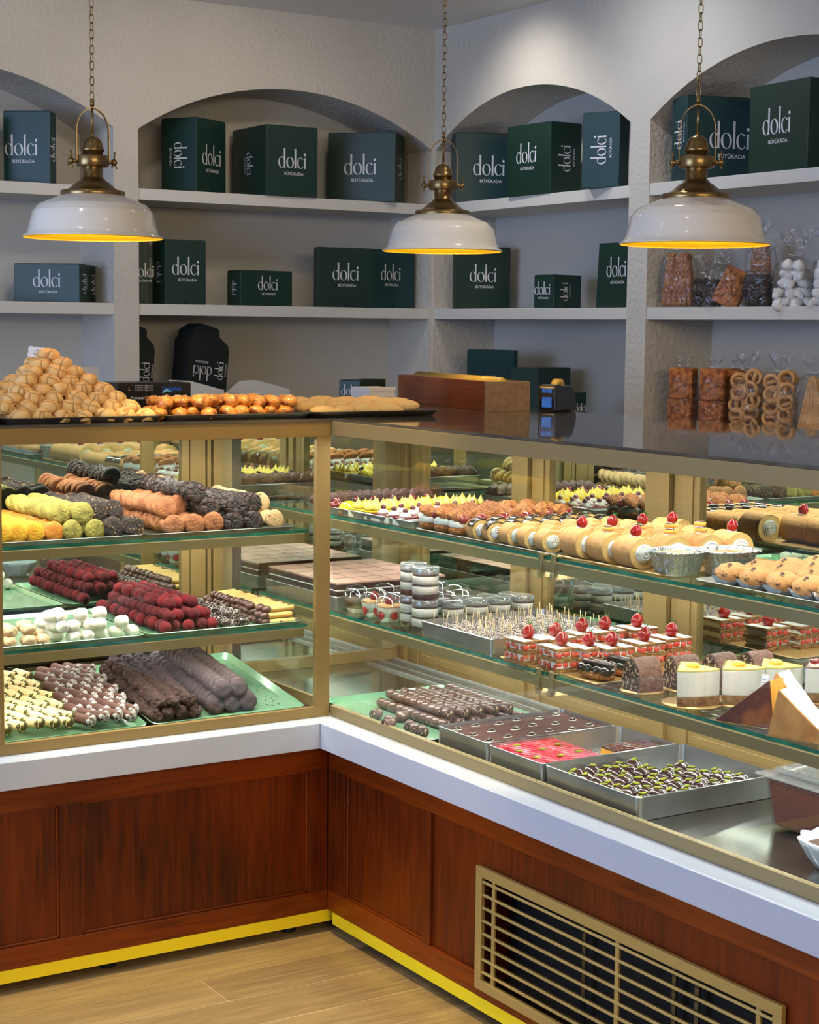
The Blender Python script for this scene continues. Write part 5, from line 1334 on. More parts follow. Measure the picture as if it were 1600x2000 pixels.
# rolls: axis along y, cut ends towards the customer side end
def roll(nm, r, ln, dip=False, top=None, ends=True):
    t = thing(nm, 'x', 'cake roll')
    n_ = 28; m = MB(); vs = []; fs = []; ks = 10
    for k in range(ks):
        y = -ln/2+ln*k/(ks-1)
        for i in range(n_):
            a = 2*PI*i/n_; rr = r*(1+.012*noise.noise(Vector((math.cos(a)*2, math.sin(a)*2, y*30)))); rr -= (.0016 if k in (0, ks-1) else 0)
            vs.append((rr*math.cos(a), y, max(rr*math.sin(a), -r*.93)+r*.93))
    for k in range(ks-1):
        for i in range(n_): fs.append((k*n_+i, (k+1)*n_+i, (k+1)*n_+(i+1) % n_, k*n_+(i+1) % n_))
    m._add(vs, fs, True); m.build('sponge', SPONGE, t)
    m = MB()
    for s_ in (-1, 1):
        pts = [(r*.985*math.cos(2*PI*i/n_), s_*(ln/2-.0004), max(r*.985*math.sin(2*PI*i/n_), -r*.92)+r*.93) for i in range(n_)]
        m._add(pts, [list(range(n_)) if s_ > 0 else list(range(n_))[::-1]])
    m.build('crumb_face', SPONGE_IN, t)
    for s_ in (-1, 1):
        m = MB(); path = []
        m.blob((r*.60, .006, r*.60), (0, s_*(ln/2+.000), r*.95), 20, 12, .10, 120, 3)
        m.tube([((.08+.44*i/44)*r*math.cos(i*.36), s_*(ln/2+.0055-.002*i/44), r*.95+(.08+.44*i/44)*r*math.sin(i*.36)) for i in range(45)], .0022, 5)
        m.build('cream_swirl', CREAM, t)
    if dip:
        m = MB(); vs = []; fs = []; q = 14
        for k in range(8):
            y = -ln*.52+ln*.66*k/7
            for i in range(q):
                a = PI*(.10+.80*i/(q-1)); wv = 1.035; yy = y-(0 if k < 7 else ln*.10*math.sin(a*2))
                vs.append((r*wv*math.cos(a), yy, r*wv*math.sin(a)+r*.93))
        for k in range(7):
            for i in range(q-1): fs.append((k*q+i, (k+1)*q+i, (k+1)*q+i+1, k*q+i+1))
        m._add(vs, fs, True); o = m.build('chocolate_coating', CHOCO, t)
        so = o.modifiers.new('thick', 'SOLIDIFY'); so.thickness = .0016; so.offset = 1
    if top:
        MB().blob((.012, .011, .005), (0, -.002, r*1.93), 16, 9, .12, 90, 3).build('cream_dab', CREAM, t)
        if top == 'berry': straw(t, (0, -.002, r*1.93), .95, True, None)
        elif top == 'cookie':
            MB().lathe([(.0001, 0), (.0125, 0), (.014, .003), (.0135, .008), (.0001, .0085)], 20, (0, -.002, r*1.93+.002)).build('little_biscuit', mat('butter_biscuit', (214, 168, 70), .7, bump=(90, .3, 'noise')), t)
            MB().blob((.0105, .0105, .003), (0, -.002, r*1.93+.0112), 14, 8, .1, 80, 2).build('chocolate_disc', mat('caramel_chocolate', (92, 46, 24), .12, coat=.8, var=(60, (120, 70, 40), .4, .7)), t)
    return t
rdip = roll('dipped_cake_roll', .0250, .054, True)
for j in range(2):
    for i in range(7):
        put(rdip, (.112+i*.055, -.520-j*.066, zR2), (0, 0, -.30+rnd(-.1, .1)), f'cake roll half dipped in chocolate, {nth(i)} from the glass, {"rear" if j == 0 else "front"} row', 'chocolate dipped cake rolls')
rsm = roll('small_cake_roll', .0265, .058)
for j in range(3):
    for i in range(6):
        put(rsm, (.114+i*.060, -.660-j*.070, zR2), (0, 0, -.28+rnd(-.12, .12)), f'small plain cake roll, {nth(i)} from the glass, {nth(j)} row behind the big rolls', 'small plain cake rolls')
tray('gold_cake_board', 'gold card board under the big cream rolls', mat('gold_card', (190, 150, 96), .35, .4), .084, .46, -1.235, -.868, zR, .003, .002, rc=.01, group='card boards on the shelves')
rb = {k: roll('cream_cake_roll', .0345, .080, top=k) for k in ('berry', 'cookie', None)}
big = [(1112, 1042, 'berry', 'first in the front file', 0), (1181, 1050, 'cookie', 'second in the front file', 0), (1239, 1062, 'berry', 'last in the front file, nearest the foil cups', 0), (1297, 1058, 'cookie', 'behind the left foil cup', 0), (1370, 1052, 'cookie', 'behind the gap between the foil cups', 0), (1430, 1046, 'berry', 'at the end over the right foil cup', 0),
       (1167, 1036, 'berry', 'first in the second file', 1), (1240, 1042, 'cookie', 'second in the second file', 1), (1222, 1030, 'berry', 'first in the third file', 2), (1290, 1040, 'cookie', 'second in the third file', 2), (1269, 1030, 'berry', 'first in the fourth file', 2), (1337, 1036, 'cookie', 'second in the fourth file', 2), (1343, 1026, 'cookie', 'rearmost of all', 2)]
taken = []
grid = {0: [(.118, -.915), (.122, -1.005), (.120, -1.100)], 1: [(.196, -.925), (.202, -1.015), (.208, -1.110)], 2: [(.280, -.930), (.286, -1.020), (.292, -1.115)], 3: [(.364, -.935), (.370, -1.025), (.378, -1.120)]}
tops = {(0, 0): 'berry', (0, 1): 'cookie', (0, 2): 'berry', (1, 0): 'berry', (1, 1): 'cookie', (1, 2): 'cookie', (2, 0): 'berry', (2, 1): 'cookie', (2, 2): 'cookie', (3, 0): 'berry', (3, 1): 'cookie', (3, 2): 'berry'}
for f_ in grid:
    for q, (x, y) in enumerate(grid[f_]):
        k = tops[(f_, q)]
        put(rb[k], (x, y, zR+.0022), (0, 0, -.16+rnd(-.08, .08)), f'big cream roll topped with {"a strawberry" if k == "berry" else "a biscuit"}, {("front", "second", "third", "rear")[f_]} file, {nth(q)} from the corner', 'big cream rolls')
bpy.data.objects.remove(bpy.data.objects[rb[None].name]) if False else None
put(rb[None], (.43, -.86, zR+.0022), (0, 0, .1), 'big cream roll without topping in the rear file', 'big cream rolls')
# foil cups
FOIL = mat('crinkled_foil', (200, 202, 204), .22, 1, bump=(120, .5, 'noise'))
CUST = mat('browned_custard', (232, 186, 110), .4, 0, var=(26, (120, 60, 24), .46, .62), coat=.3)
def foil():
    t = thing('foil_cup', 'x', 'dessert cup'); n_ = 48; vs = []; fs = []
    pf = [(.030, .0008, 0), (.037, .030, 1), (.040, .0395, 1), (.045, .0405, 1), (.046, .0385, 1)]
    for k, (r_, z, w_) in enumerate(pf):
        for i in range(n_):
            a = 2*PI*i/n_; ca = math.copysign(abs(math.cos(a))**.65, math.cos(a)); sa = math.copysign(abs(math.sin(a))**.65, math.sin(a)); q = r_*(1+(.012 if i % 2 else -.012))
            vs.append((q*1.12*ca, q*.95*sa, z))
    for k in range(len(pf)-1):
        for i in range(n_): fs.append((k*n_+i, k*n_+(i+1) % n_, (k+1)*n_+(i+1) % n_, (k+1)*n_+i))
    fs.append([i for i in range(n_)][::-1]); MB()._add(vs, fs, False).build('foil', FOIL, t)
    m = MB(); vs = [(v[0]*.97, v[1]*.97, .034) for v in vs[n_:2*n_]]; m._add(vs, [list(range(n_))]); m.build('custard', CUST, t); return t
fo = foil()
put(fo, (.135, -1.222, zR+.0), (0, 0, .1), 'aluminium foil cup of browned custard, the one nearer the glass', 'foil cups of custard', 1.3)
put(fo, (.240, -1.262, zR+.0), (0, 0, -.15), 'aluminium foil cup of browned custard, behind the other', 'foil cups of custard', 1.3)
# choc chip cookies in paper cases on a dark tray
tray('dark_tray', 'dark tray of choc chip cookies at the right end of the upper shelf', TRAYM, .078, .440, -1.78, -1.33, zR, .008, .012, group='dark trays on the right shelves')
CCH = cookie_mat('chip_speckled_crust', (196, 140, 84), (52, 32, 28), 48, .56, .62, .7, 'noise', .8, 0, 90)
def chipc():
    t = thing('choc_chip_cake', 'x', 'cookie')
    MB().blob((.034, .026, .017), (0, 0, .019), 22, 14, .18, 50, 4, flat=-.014).build('cake', CCH, t)
    n_ = 26; vs = [(.030*math.cos(2*PI*i/n_), .022*math.sin(2*PI*i/n_), .0012) for i in range(n_)]+[((.040+(.002 if i % 2 else -.002))*math.cos(2*PI*i/n_), (.030+(.002 if i % 2 else -.002))*math.sin(2*PI*i/n_), .013+.004*math.sin(i*.7)) for i in range(n_)]
    MB()._add(vs, [(i, (i+1) % n_, n_+(i+1) % n_, n_+i) for i in range(n_)]+[list(range(n_))[::-1]]).build('paper_case', PCUP, t); return t
cc = chipc()
for j in range(6):
    for i in range(4):
        put(cc, (.132+i*.080+rnd(-.004, .004), -1.392-j*.072+rnd(-.004, .004), zR+.0016), (0, 0, rnd(-.4, .4)), f'choc chip cake in a paper case, {nth(i)} from the glass, {nth(j)} row', 'choc chip cakes in paper cases', 1.22)

# ------------------------------------------------------------------ right case, middle shelf
z2 = Z2R+.0003
tray('aluminium_tray', 'aluminium tray under the big chocolate cream slab at the case corner', ALU_T, .085, .462, .125, .545, z2, .036, .002, rc=.008, group='aluminium baking trays')
t = thing('cake_slab', 'large chocolate cake slab with pale cocoa cream top, scored in squares', 'cake', (.094, .135, z2+.0018))
for z0, z1, m_, nm in ((0, .030, DARKCAKE, 'sponge_layer'), (.030, .048, DARKCAKE, 'sponge_layer'), (.048, .0515, CREAM, 'cream_layer'), (.0515, .066, DARKCAKE, 'sponge_layer'), (.066, .072, BROWNTOP, 'cocoa_cream')):
    MB().box(0, .358, 0, .40, z0, z1).build(nm, m_, t, bevel=.0015)
m = MB()
for i in range(1, 4): m.box(i*.0895-.0006, i*.0895+.0006, .001, .399, .072, .0724)
for i in range(1, 5): m.box(.001, .357, i*.08-.0006, i*.08+.0006, .072, .0724)
m.build('score_lines', DARKCAKE, t)
# clear plastics
PLAST = clear('clear_plastic', (246, 248, 250), .06, .04, ior=1.5)
CLOUDY = clear('cloudy_plastic', (235, 236, 238), .05, .12, body=((190, 190, 192), .22))
WHC = mat('mascarpone_layer', (232, 222, 204), .6, 0, bump=(90, .1, 'noise')); CAKEL = mat('cocoa_layer', (62, 36, 32), .8, 0, bump=(120, .5, 'noise'))
def jar(stack=1):
    t = thing('layered_dessert_jar', 'x', 'dessert jar'); r_ = .0350
    def lay(z0, z1, m_, nm, s_):
        n_ = 26; vs = []; fs = []
        for k, z in enumerate((z0, z0+(z1-z0)*.5, z1)):
            for i in range(n_):
                a = 2*PI*i/n_; e = .0022*noise.noise(Vector((math.cos(a)*2+s_, math.sin(a)*2, s_))) if k != 1 else 0
                vs.append((r_*.965*math.cos(a), r_*.965*math.sin(a), z+e))
        for k in range(2):
            for i in range(n_): fs.append((k*n_+i, k*n_+(i+1) % n_, (k+1)*n_+(i+1) % n_, (k+1)*n_+i))
        fs += [[i for i in range(n_)][::-1], [2*n_+i for i in range(n_)]]
        MB()._add(vs, fs, True).build(nm, m_, t)
    for (z0, z1, m_, nm) in ((.001, .014, CAKEL, 'cocoa_layer'), (.014, .034, WHC, 'cream_layer'), (.034, .039, CAKEL, 'cocoa_layer'), (.039, .060, WHC, 'cream_layer'), (.060, .063, CAKEL, 'cocoa_topping')): lay(z0, z1, m_, nm, z0*100)
    MB().lathe([(.0001, 0), (r_-.001, 0), (r_, .002), (r_, .072)], 30).build('pot', PLAST, t)
    MB().lathe([(r_+.0008, .066), (r_+.001, .079), (r_-.001, .0825), (r_-.004, .0825), (r_-.006, .0815), (.0001, .0815)], 30).build('lid', CLOUDY, t)
    return t
jr = jar()
J = [(806, 1213, 'upper jar', 0), ]
for (x, y, lv, lb) in ((.128, -.262, 0, 'lower jar of the front stacked pair beside the cake pop tray'), (.128, -.262, 1, 'upper jar of the front stacked pair beside the cake pop tray'),
                       (.142, -.182, 0, 'lower jar of the rear stacked pair'), (.142, -.182, 1, 'upper jar of the rear stacked pair')):
    put(jr, (x, y, z2+lv*.0835), (0, 0, rnd(0, 6)), 'layered dessert, '+lb, 'layered dessert jars', 1.0)
jx = [(877, 0), (930, 0), (985, 0), (1035, 0), (1067, 0)]
for q, x in enumerate((.212, .287, .362, .437)):
    put(jr, (x, -.262, z2), (0, 0, rnd(0, 6)), f'single layered dessert jar behind the cake pop tray, {nth(q)} from the stacked pairs', 'layered dessert jars', .86)
for q, x in enumerate((.225, .30, .375, .445)):
    put(jr, (x, -.188, z2), (0, 0, rnd(0, 6)), f'layered dessert jar in the second line, {nth(q)} from the stacked pairs', 'layered dessert jars', .80)
# cups with domed lids
def domecup(kind):
    t = thing('domed_dessert_cup', 'x', 'dessert cup')
    fill = DARKCAKE if kind == 'choc' else WHC
    MB().lathe([(.0001, .001), (.0195, .001), (.0215, .010), (.0001, .010)], 24).build('cream_layer', WHC, t)
    MB().lathe([(.0001, .010), (.0215, .010), (.0275, .031), (.0001, .032)], 24).build('dessert_filling', mat('chocolate_mousse', (88, 56, 46), .5) if kind == 'choc' else WHC, t)
    if kind != 'choc':
        MB().lathe([(.0001, .031), (.0272, .031), (.024, .035), (.0001, .036)], 24, wob=.1).build('biscuit_topping', mat('biscuit_crumb_top', (214, 160, 104), .8, bump=(150, .6, 'noise')), t)
        for i in range(5):
            a = i*1.256+.4; MB().blob((.003, .0085, .010), (0, 0, 0), 12, 8).xf(T(.0232*math.cos(a), .0232*math.sin(a), .015) @ R(a, 'Z')).build('strawberry_slice', mat('strawberry_slice_red', (176, 44, 40), .3), t)
        straw(t, (0, 0, .033), .7)
    MB().lathe([(.0001, 0), (.020, 0), (.0285, .032), (.0315, .034), (.0315, .036)], 32).build('cup', PLAST, t)
    MB().lathe([(.0318, .035), (.030, .038), (.028, .046), (.020, .054), (.009, .0575), (.0001, .058)], 32).build('dome_lid', PLAST, t)
    return t
dc, ds_ = domecup('choc'), domecup('straw')
for (x, y, lb) in ((.126, .078, 'nearest to the case corner'), (.212, .070, 'in front of the chocolate slab'), (.298, .070, 'third along the chocolate slab'), (.384, .070, 'fourth along the chocolate slab'), (.218, -.018, 'behind the strawberry cups'), (.305, -.018, 'second behind the strawberry cups'), (.392, -.018, 'rearmost by the mirror'), (.262, -.105, 'behind the single jars'), (.350, -.105, 'behind the single jars, deeper in the case')):
    put(dc, (x, y, z2), (0, 0, 0), 'domed clear cup of chocolate mousse, '+lb, 'domed cups of chocolate mousse', 1.28)
for (x, y, lb) in ((.128, -.010, 'the left one'), (.122, -.098, 'the right one beside the stacked jars')):
    put(ds_, (x, y, z2), (0, 0, rnd(0, 3)), 'clear cup with strawberry slices and cream, '+lb, 'strawberry cream cups', 1.30)
# cake pops
tray('steel_pan', 'deep steel pan of drizzled cake pops on sticks', ALU, .084, .470, -.625, -.305, z2, .036, .003, rc=.012, group='steel pans')
POPM = mat('drizzled_chocolate', (96, 66, 58), .35, 0, coat=.3); DRZ = mat('white_drizzle', (236, 232, 228), .4); WOODP = MATS['wooden_pick']
def pop(seed):
    t = thing('cake_pop', 'x', 'cake pop'); r_ = .0150
    MB().blob(r_, (0, 0, r_), 16, 11, .04, 60, seed).build('chocolate_ball', POPM, t)
    m = MB()
    for k in range(5):
        c_ = -.75+1.5*k/4; rr = r_*math.sqrt(max(.05, 1-c_*c_))*1.02
        m.tube([(r_*c_*1.0+.0008*math.sin(i*1.3+seed), rr*math.cos(a), r_+rr*math.sin(a)) for i, a in enumerate([PI*(.02+.96*q/9) for q in range(10)])], .00065, 5)
    m.xf(R(seed*.9, 'Z')); m.build('icing_lines', DRZ, t)
    m = MB().tube([(0, 0, r_*1.2), (.001, .0, r_*2+.034)], .0011, 6); m.xf(T(0, 0, 0) @ R(.08*(seed-1), 'X')); m.build('stick', WOODP, t); return t
pops = [pop(0), pop(1), pop(2)]; n = 0
for j in range(9):
    for i in range(11):
        put(pops[n % 3], (.108+i*.0335+(j % 2)*.008+rnd(-.003, .003), -.332-j*.0315+rnd(-.003, .003), z2+.0018), (rnd(-.12, .12), rnd(-.12, .12), rnd(0, 6)), f'white drizzled cake pop, {nth(i)} from the glass, {nth(j)} row from the jars', 'drizzled cake pops in the steel pan', .92); n += 1
# millefeuille squares
FRES = mat('cut_fresh_strawberry', (206, 58, 42), .3, 0, var=(26, (230, 120, 90), .45, .8), coat=.3)
def mille(berry):
    t = thing('millefeuille_slice', 'x', 'pastry'); w_ = .078; d_ = .076
    def flake(z0, z1, sd):
        m = MB()
        for q in range(3):
            a = z0+(z1-z0)*q/3; e = lambda: rnd(-.0016, .0016)
            n_ = 44; pts = []
            for i in range(n_):
                u = i/n_*4; s_ = int(u); v = u-s_
                bx, by = [(-w_/2+w_*v, -d_/2), (w_/2, -d_/2+d_*v), (w_/2-w_*v, d_/2), (-w_/2, d_/2-d_*v)][s_]
                k_ = 1+rnd(-.045, .055); pts.append((bx*k_, by*k_))
            m.prism(pts, a, a+(z1-z0)/3*.8)
        m.build('pastry_sheet', PASTRY, t)
    flake(0, .009, 1); flake(.025, .034, 2); flake(.050, .056, 3)
    for z0, z1 in ((.009, .025), (.034, .050)):
        MB().box(-w_/2+.003, w_/2-.003, -d_/2+.003, d_/2-.003, z0, z1).build('cream_filling', CREAM, t, bevel=.003)
        for k in range(4):
            for s_ in ((-1, 1) if k != 2 or z0 > .02 else (-1,)):
                MB().blob((rnd(.0065, .0105), .0035, rnd(.0048, .0080)), (-w_/2+.013+k*.0175+rnd(-.004, .004), s_*(d_/2-.0028), (z0+z1)/2+rnd(-.003, .003)), 10, 8, .1, 80, k).build('strawberry_half', FRES, t)
        for k in range(4):
            MB().blob((.0035, rnd(.006, .0105), rnd(.0048, .0078)), (-(w_/2-.0028), -d_/2+.012+k*.0175+rnd(-.004, .004), (z0+z1)/2+rnd(-.003, .003)), 10, 8, .1, 80, k).build('strawberry_half', FRES, t)
    m = MB()
    m.box(-w_/2+.002, -w_/2+.028, -d_/2+.002, d_/2-.002, .056, .0568); m.box(w_/2-.028, w_/2-.002, -d_/2+.002, d_/2-.002, .056, .0568)
    m.build('icing_sugar_patch', SUGAR, t)
    if berry:
        MB().blob((.011, .011, .003), (0, 0, .0575), 14, 8).build('cream_dab', CREAM, t); straw(t, (0, 0, .0575), 1.16)
    return t
mf = mille(True)
tray('card_board', 'thin card board under the strawberry millefeuille slices', MATS['gold_card'], .080, .46, -1.03, -.660, z2, .002, .002, rc=.008, group='card boards on the shelves')
cher = [(1030, 1232), (1096, 1246), (1083, 1228), (1149, 1246), (1135, 1219), (1194, 1246), (1180, 1215), (1257, 1237), (1243, 1210), (1310, 1228)]
WH = ['nearest the glass at the pan', 'second along the glass', 'second file, next to the pan', 'second file, middle', 'third file, next to the pan', 'second file, end by the log slices', 'third file, middle', 'third file, end', 'fourth file, middle', 'fourth file, end by the post']
for q, (px, py) in enumerate(cher):
    p = onz(px, py, z2+.0012+.0735)
    put(mf, (p.x, p.y, z2+.0012), (0, 0, rnd(-.05, .05)), 'strawberry millefeuille slice with glazed strawberry, '+WH[q], 'strawberry millefeuille slices')
# eclairs
def eclair():
    t = thing('eclair', 'x', 'eclair')
    MB().blob((.020, .054, .012), (0, 0, .0115), 20, 16, .06, 40, 1, flat=-.011).build('choux_base', CHOUX, t)
    m = MB()
    for k in range(4): m.blob((.0195, .016, .013), (-.002, -.036+k*.024, .024), 16, 10, .04, 60, k)
    m.build('chocolate_cream', CHOCO, t)
    m = MB().blob((.020, .052, .008), (0, 0, 0), 20, 14, .05, 40, 2); m.xf(T(.004, 0, .037) @ R(.22, 'Y')); m.build('chocolate_glazed_lid', mat('soft_chocolate_glaze', (62, 42, 40), .3, coat=.3), t); return t
ec = eclair()
for (x, y, lb) in ((.116, -.985, 'beside the glass, before the chocolate log slices'), (.190, -.975, 'behind the front one')): put(ec, (x, y, z2+.0012), (0, 0, .10), 'dark chocolate eclair with a glazed lid, '+lb, 'chocolate eclairs')
# chocolate log slices (salami)
LOGO_ = cookie_mat('log_slice_face', (58, 34, 28), (196, 164, 128), 150, .54, .58, .3, 'noise', .6, 0, 90); LOGC = mat('milk_chocolate_coat', (122, 84, 70), .5, 0, var=(50, (104, 68, 56), .4, .7), bump=(120, .8, 'noise'))
def logs():
    t = thing('chocolate_log_slice', 'x', 'cake'); r_ = .033; n_ = 20
    def pr_(y0, y1, rr, nm, m_):
        pts = [(rr*math.cos(PI*i/n_), rr*2.2*math.sin(PI*i/n_)**.8) for i in range(n_+1)]
        vs = [(p[0], y, p[1]*1.0) for y in (y0, y1) for p in pts]; k = n_+1
        fs = [list(range(k)), [k+i for i in range(k)][::-1]]+[(i, k+i, k+(i+1) % k, (i+1) % k) for i in range(k)]
        m = MB()._add(vs, fs); m.build(nm, m_, t, bevel=.001)
    pr_(-.031, .031, r_, 'chocolate_coat', LOGC); pr_(-.0318, -.031, r_*.93, 'cut_face', LOGO_); pr_(.031, .0318, r_*.93, 'cut_face', LOGO_)
    MB().lathe([(.0001, 0), (.048, 0), (.048, .001), (.0001, .001)], 30).build('card_disc', MATS['gold_card'], t)
    return t
lg_ = logs()
for (x, y, lb, a) in ((.130, -1.125, 'nearest the glass', 0), (.222, -1.150, 'second from the glass', 0), (.312, -1.170, 'third from the glass', 0), (.400, -1.190, 'rearmost of the four', 0)):
    put(lg_, (x, y, z2+.0012), (0, 0, -PI/2+rnd(-.15, .05)), 'domed chocolate log slice with nutty cut face, '+lb, 'chocolate log slices')
# cheesecake slices with clear collars
BRU = mat('torched_custard', (236, 190, 60), .3, 0, var=(30, (196, 110, 30), .5, .7), coat=.4)
def wedge(top):
    t = thing('cheesecake_slice', 'x', 'cheesecake'); a0 = math.radians(27); L_ = .092; n_ = 8
    def sec(z0, z1, ins, nm, m_, bev=.0015):
        tip = (0, 0); arc = [((L_-ins)*math.cos(-a0+2*a0*i/n_), (L_-ins)*math.sin(-a0+2*a0*i/n_)) for i in range(n_+1)]
        m = MB().prism([(ins*1.5, 0)]+arc, z0, z1); m.xf(T(-L_*.6, 0, 0)); return m.build(nm, m_, t, bevel=bev)
    sec(.0012, .018, 0, 'biscuit_base', CRUST); sec(.018, .064, .0002, 'cheese_filling', CHEESE)
    if top == 'lemon':
        sec(.064, .0675, .0, 'lemon_glaze', LEMONT, .001); MB().blob((.015, .012, .006), (0, 0, .070), 16, 9, .22, 90, 3).build('torched_fruit', BRU, t)
    else:
        sec(.064, .0665, .0, 'berry_glaze', JAM, .001); m = MB()
        for i in range(6): m.blob((.007, .006, .004), (rnd(-.03, .03), rnd(-.012, .012), .068), 10, 7)
        m.build('berries', JAM, t)
        m = MB()
        for k in range(5): y_ = -.02+k*.01; m.tube([(.0365-abs(y_)*.35, y_, .065), (.0372-abs(y_)*.35, y_, .065-rnd(.010, .035))], [.0012, .0006], 5)
        m.build('berry_drips', JAM, t)
    # clear collar
    arc = [((L_+.0012)*math.cos(-a0+2*a0*i/n_), (L_+.0012)*math.sin(-a0+2*a0*i/n_)) for i in range(n_+1)]; loop = [(-.001, 0)]+arc
    vs = [(p[0]-L_*.6, p[1], z) for z in (.002, .072) for p in loop]; k = len(loop)
    MB()._add(vs, [(i, (i+1) % k, k+(i+1) % k, k+i) for i in range(k)]).build('clear_collar', PLAST, t)
    MB().lathe([(.0001, 0), (.056, 0), (.056, .001), (.0001, .001)], 36).build('card_disc', MATS['gold_card'], t)
    return t
wl, wb = wedge('lemon'), wedge('berry')
for (x, y, lb, pr_, a) in ((.140, -1.275, 'nearest the glass, beside the log slices', wl, -1.9), (.235, -1.310, 'second from the glass', wl, -1.95), (.318, -1.335, 'third from the glass', wl, -1.9), (.405, -1.380, 'rearmost, berry topped', wb, -2.0)):
    put(pr_, (x, y, z2+.0012 if False else z2), (0, 0, a), ('white cheesecake slice with lemon glaze and torched fruit, ' if pr_ is wl else 'white cheesecake slice with dripping berry glaze, ')+lb, 'collared cheesecake slices', 1.14)
# plain cake wedges at the right
def cut_wedge(nm, lb, side, rind, loc, rz, h=.052, L_=.105, a0=22, cat='cake'):
    t = thing(nm, lb, cat, loc, (0, 0, rz)); a = math.radians(a0); n_ = 7
    arc = [(L_*math.cos(-a+2*a*i/n_), L_*math.sin(-a+2*a*i/n_)) for i in range(n_+1)]
    m = MB().prism([(0, 0)]+arc, 0, h); m.build('cake_body', side, t, bevel=.003)
    m = MB().prism([(-.002, 0)]+[(p[0]*1.004, p[1]*1.004) for p in arc], h-.002, h+.003); m.build('baked_top', rind, t, bevel=.002)
    arc2 = [(p[0]*1.035, p[1]*1.035) for p in arc]
    m = MB().prism(arc+arc2[::-1], .001, h+.001); m.build('baked_rim', rind, t, bevel=.001)
    return t
BURN = mat('burnt_top', (84, 34, 16), .3, 0, var=(18, (170, 96, 30), .5, .75), coat=.4); BURNS = mat('golden_cheesecake', (238, 172, 66), .5, 0, var=(14, (214, 130, 40), .45, .8))
WCK = mat('white_mousse_cake', (240, 234, 224), .6, 0, bump=(50, .1, 'noise')); TANR = mat('tan_baked_rind', (190, 136, 76), .6, 0, var=(20, (150, 92, 44), .4, .7)); GCK = mat('green_tea_glaze', (172, 180, 44), .35, 0, var=(10, (190, 200, 70), .4, .7))
# wedges lie on their side so the baked top faces the glass
def lying(o, loc, rz, ry=PI/2): o.location = loc; o.rotation_euler = Euler((0, 0, rz)).to_matrix().to_4x4().to_euler(); return o
def side_wedge(nm, lb, body, rind, x, y, rz, w_=.11, d_=.055, h_=.075, ap=.10, cat='cake'):
    """triangular wedge lying on a cut face: the broad baked face slopes towards the glass"""
    t = thing(nm, lb, cat, (x, y, z2), (0, 0, rz))
    m = MB(); m._add([(-w_/2, -d_/2, 0), (w_/2, -d_/2, 0), (w_*ap, -d_/2, h_), (-w_/2, d_/2, 0), (w_/2, d_/2, 0), (w_*ap, d_/2, h_)], [(0, 1, 2), (5, 4, 3), (0, 3, 4, 1), (1, 4, 5, 2), (2, 5, 3, 0)])
    m.build('cake_body', body, t, bevel=.003)
    m = MB(); o_ = .0015
    m._add([(-w_/2-o_, -d_/2-o_, 0), (w_/2+o_, -d_/2-o_, 0), (w_*ap, -d_/2-o_, h_+o_), (-w_/2-o_, -d_/2+.004, 0), (w_/2+o_, -d_/2+.004, 0), (w_*ap, -d_/2+.004, h_+o_)], [(0, 1, 2), (5, 4, 3), (0, 3, 4, 1), (1, 4, 5, 2), (2, 5, 3, 0)])
    m.build('baked_face', rind, t, bevel=.002)
    MB().box(-w_/2-.004, w_/2+.004, -d_/2-.003, d_/2+.003, -.0001, .0004).build('card_base', MATS['gold_card'], t)
    return t
side_wedge('burnt_cheesecake_wedge', 'burnt topped golden cheesecake wedge standing against the glass side', BURNS, BURN, .122, -1.470, -PI/2+.35, .125, .062, .095, .42)
side_wedge('tan_rind_cake_wedge', 'white cake wedge with tan baked rind, right of the burnt one', WCK, TANR, .125, -1.625, -PI/2+.35, .135, .070, .092, -.36)
side_wedge('white_cake_wedge', 'white cake wedge lying behind the burnt cheesecake', WCK, TANR, .215, -1.490, -PI/2+.35, .120, .060, .095, -.2)
side_wedge('green_cake_wedge', 'green glazed cake wedge at the right picture edge', GCK, GCK, .225, -1.640, -PI/2+.35, .14, .065, .105, -.1)
# label card tucked in the golden wedge
t = thing('label_card', 'translucent printed label strip tucked in the burnt cheesecake', 'label', (.128, -1.492, z2+.045), (0, .12, math.radians(-60)))
MB().box(-.007, .007, -.0003, .0003, 0, .055).build('card', mat('pale_blue_card', (206, 214, 228), .4), t)
m = MB()
for i in range(7): m.box(-.0045, .0045-rnd(0, .003), -.0007, -.0004, .008+i*.006, .0095+i*.006)
m.build('printed_lines', mat('blue_grey_print', (110, 120, 150), .5), t)
# berry cake and a wrapped slice at the far right
t = thing('berry_chocolate_cake', 'chocolate cake piece heaped with glazed berries behind the green wedge', 'cake', (.365, -1.56, z2))
MB().box(-.04, .04, -.045, .045, .001, .045).build('chocolate_body', LOGO_, t, bevel=.004)
MB().box(-.041, .041, -.046, .046, .045, .051).build('chocolate_glaze', MATS['soft_chocolate_glaze'], t, bevel=.003)
m = MB()
for i in range(16): m.blob(rnd(.008, .012), (rnd(-.03, .03), rnd(-.035, .035), .058+rnd(0, .008)), 12, 8)
m.build('glazed_berries', JAM, t)
side_wedge('wrapped_cake_slice', 'pale wrapped cake slice between the berry cake and the white wedge', WCK, TANR, .30, -1.55, -PI/2+.5, .09, .045, .05)

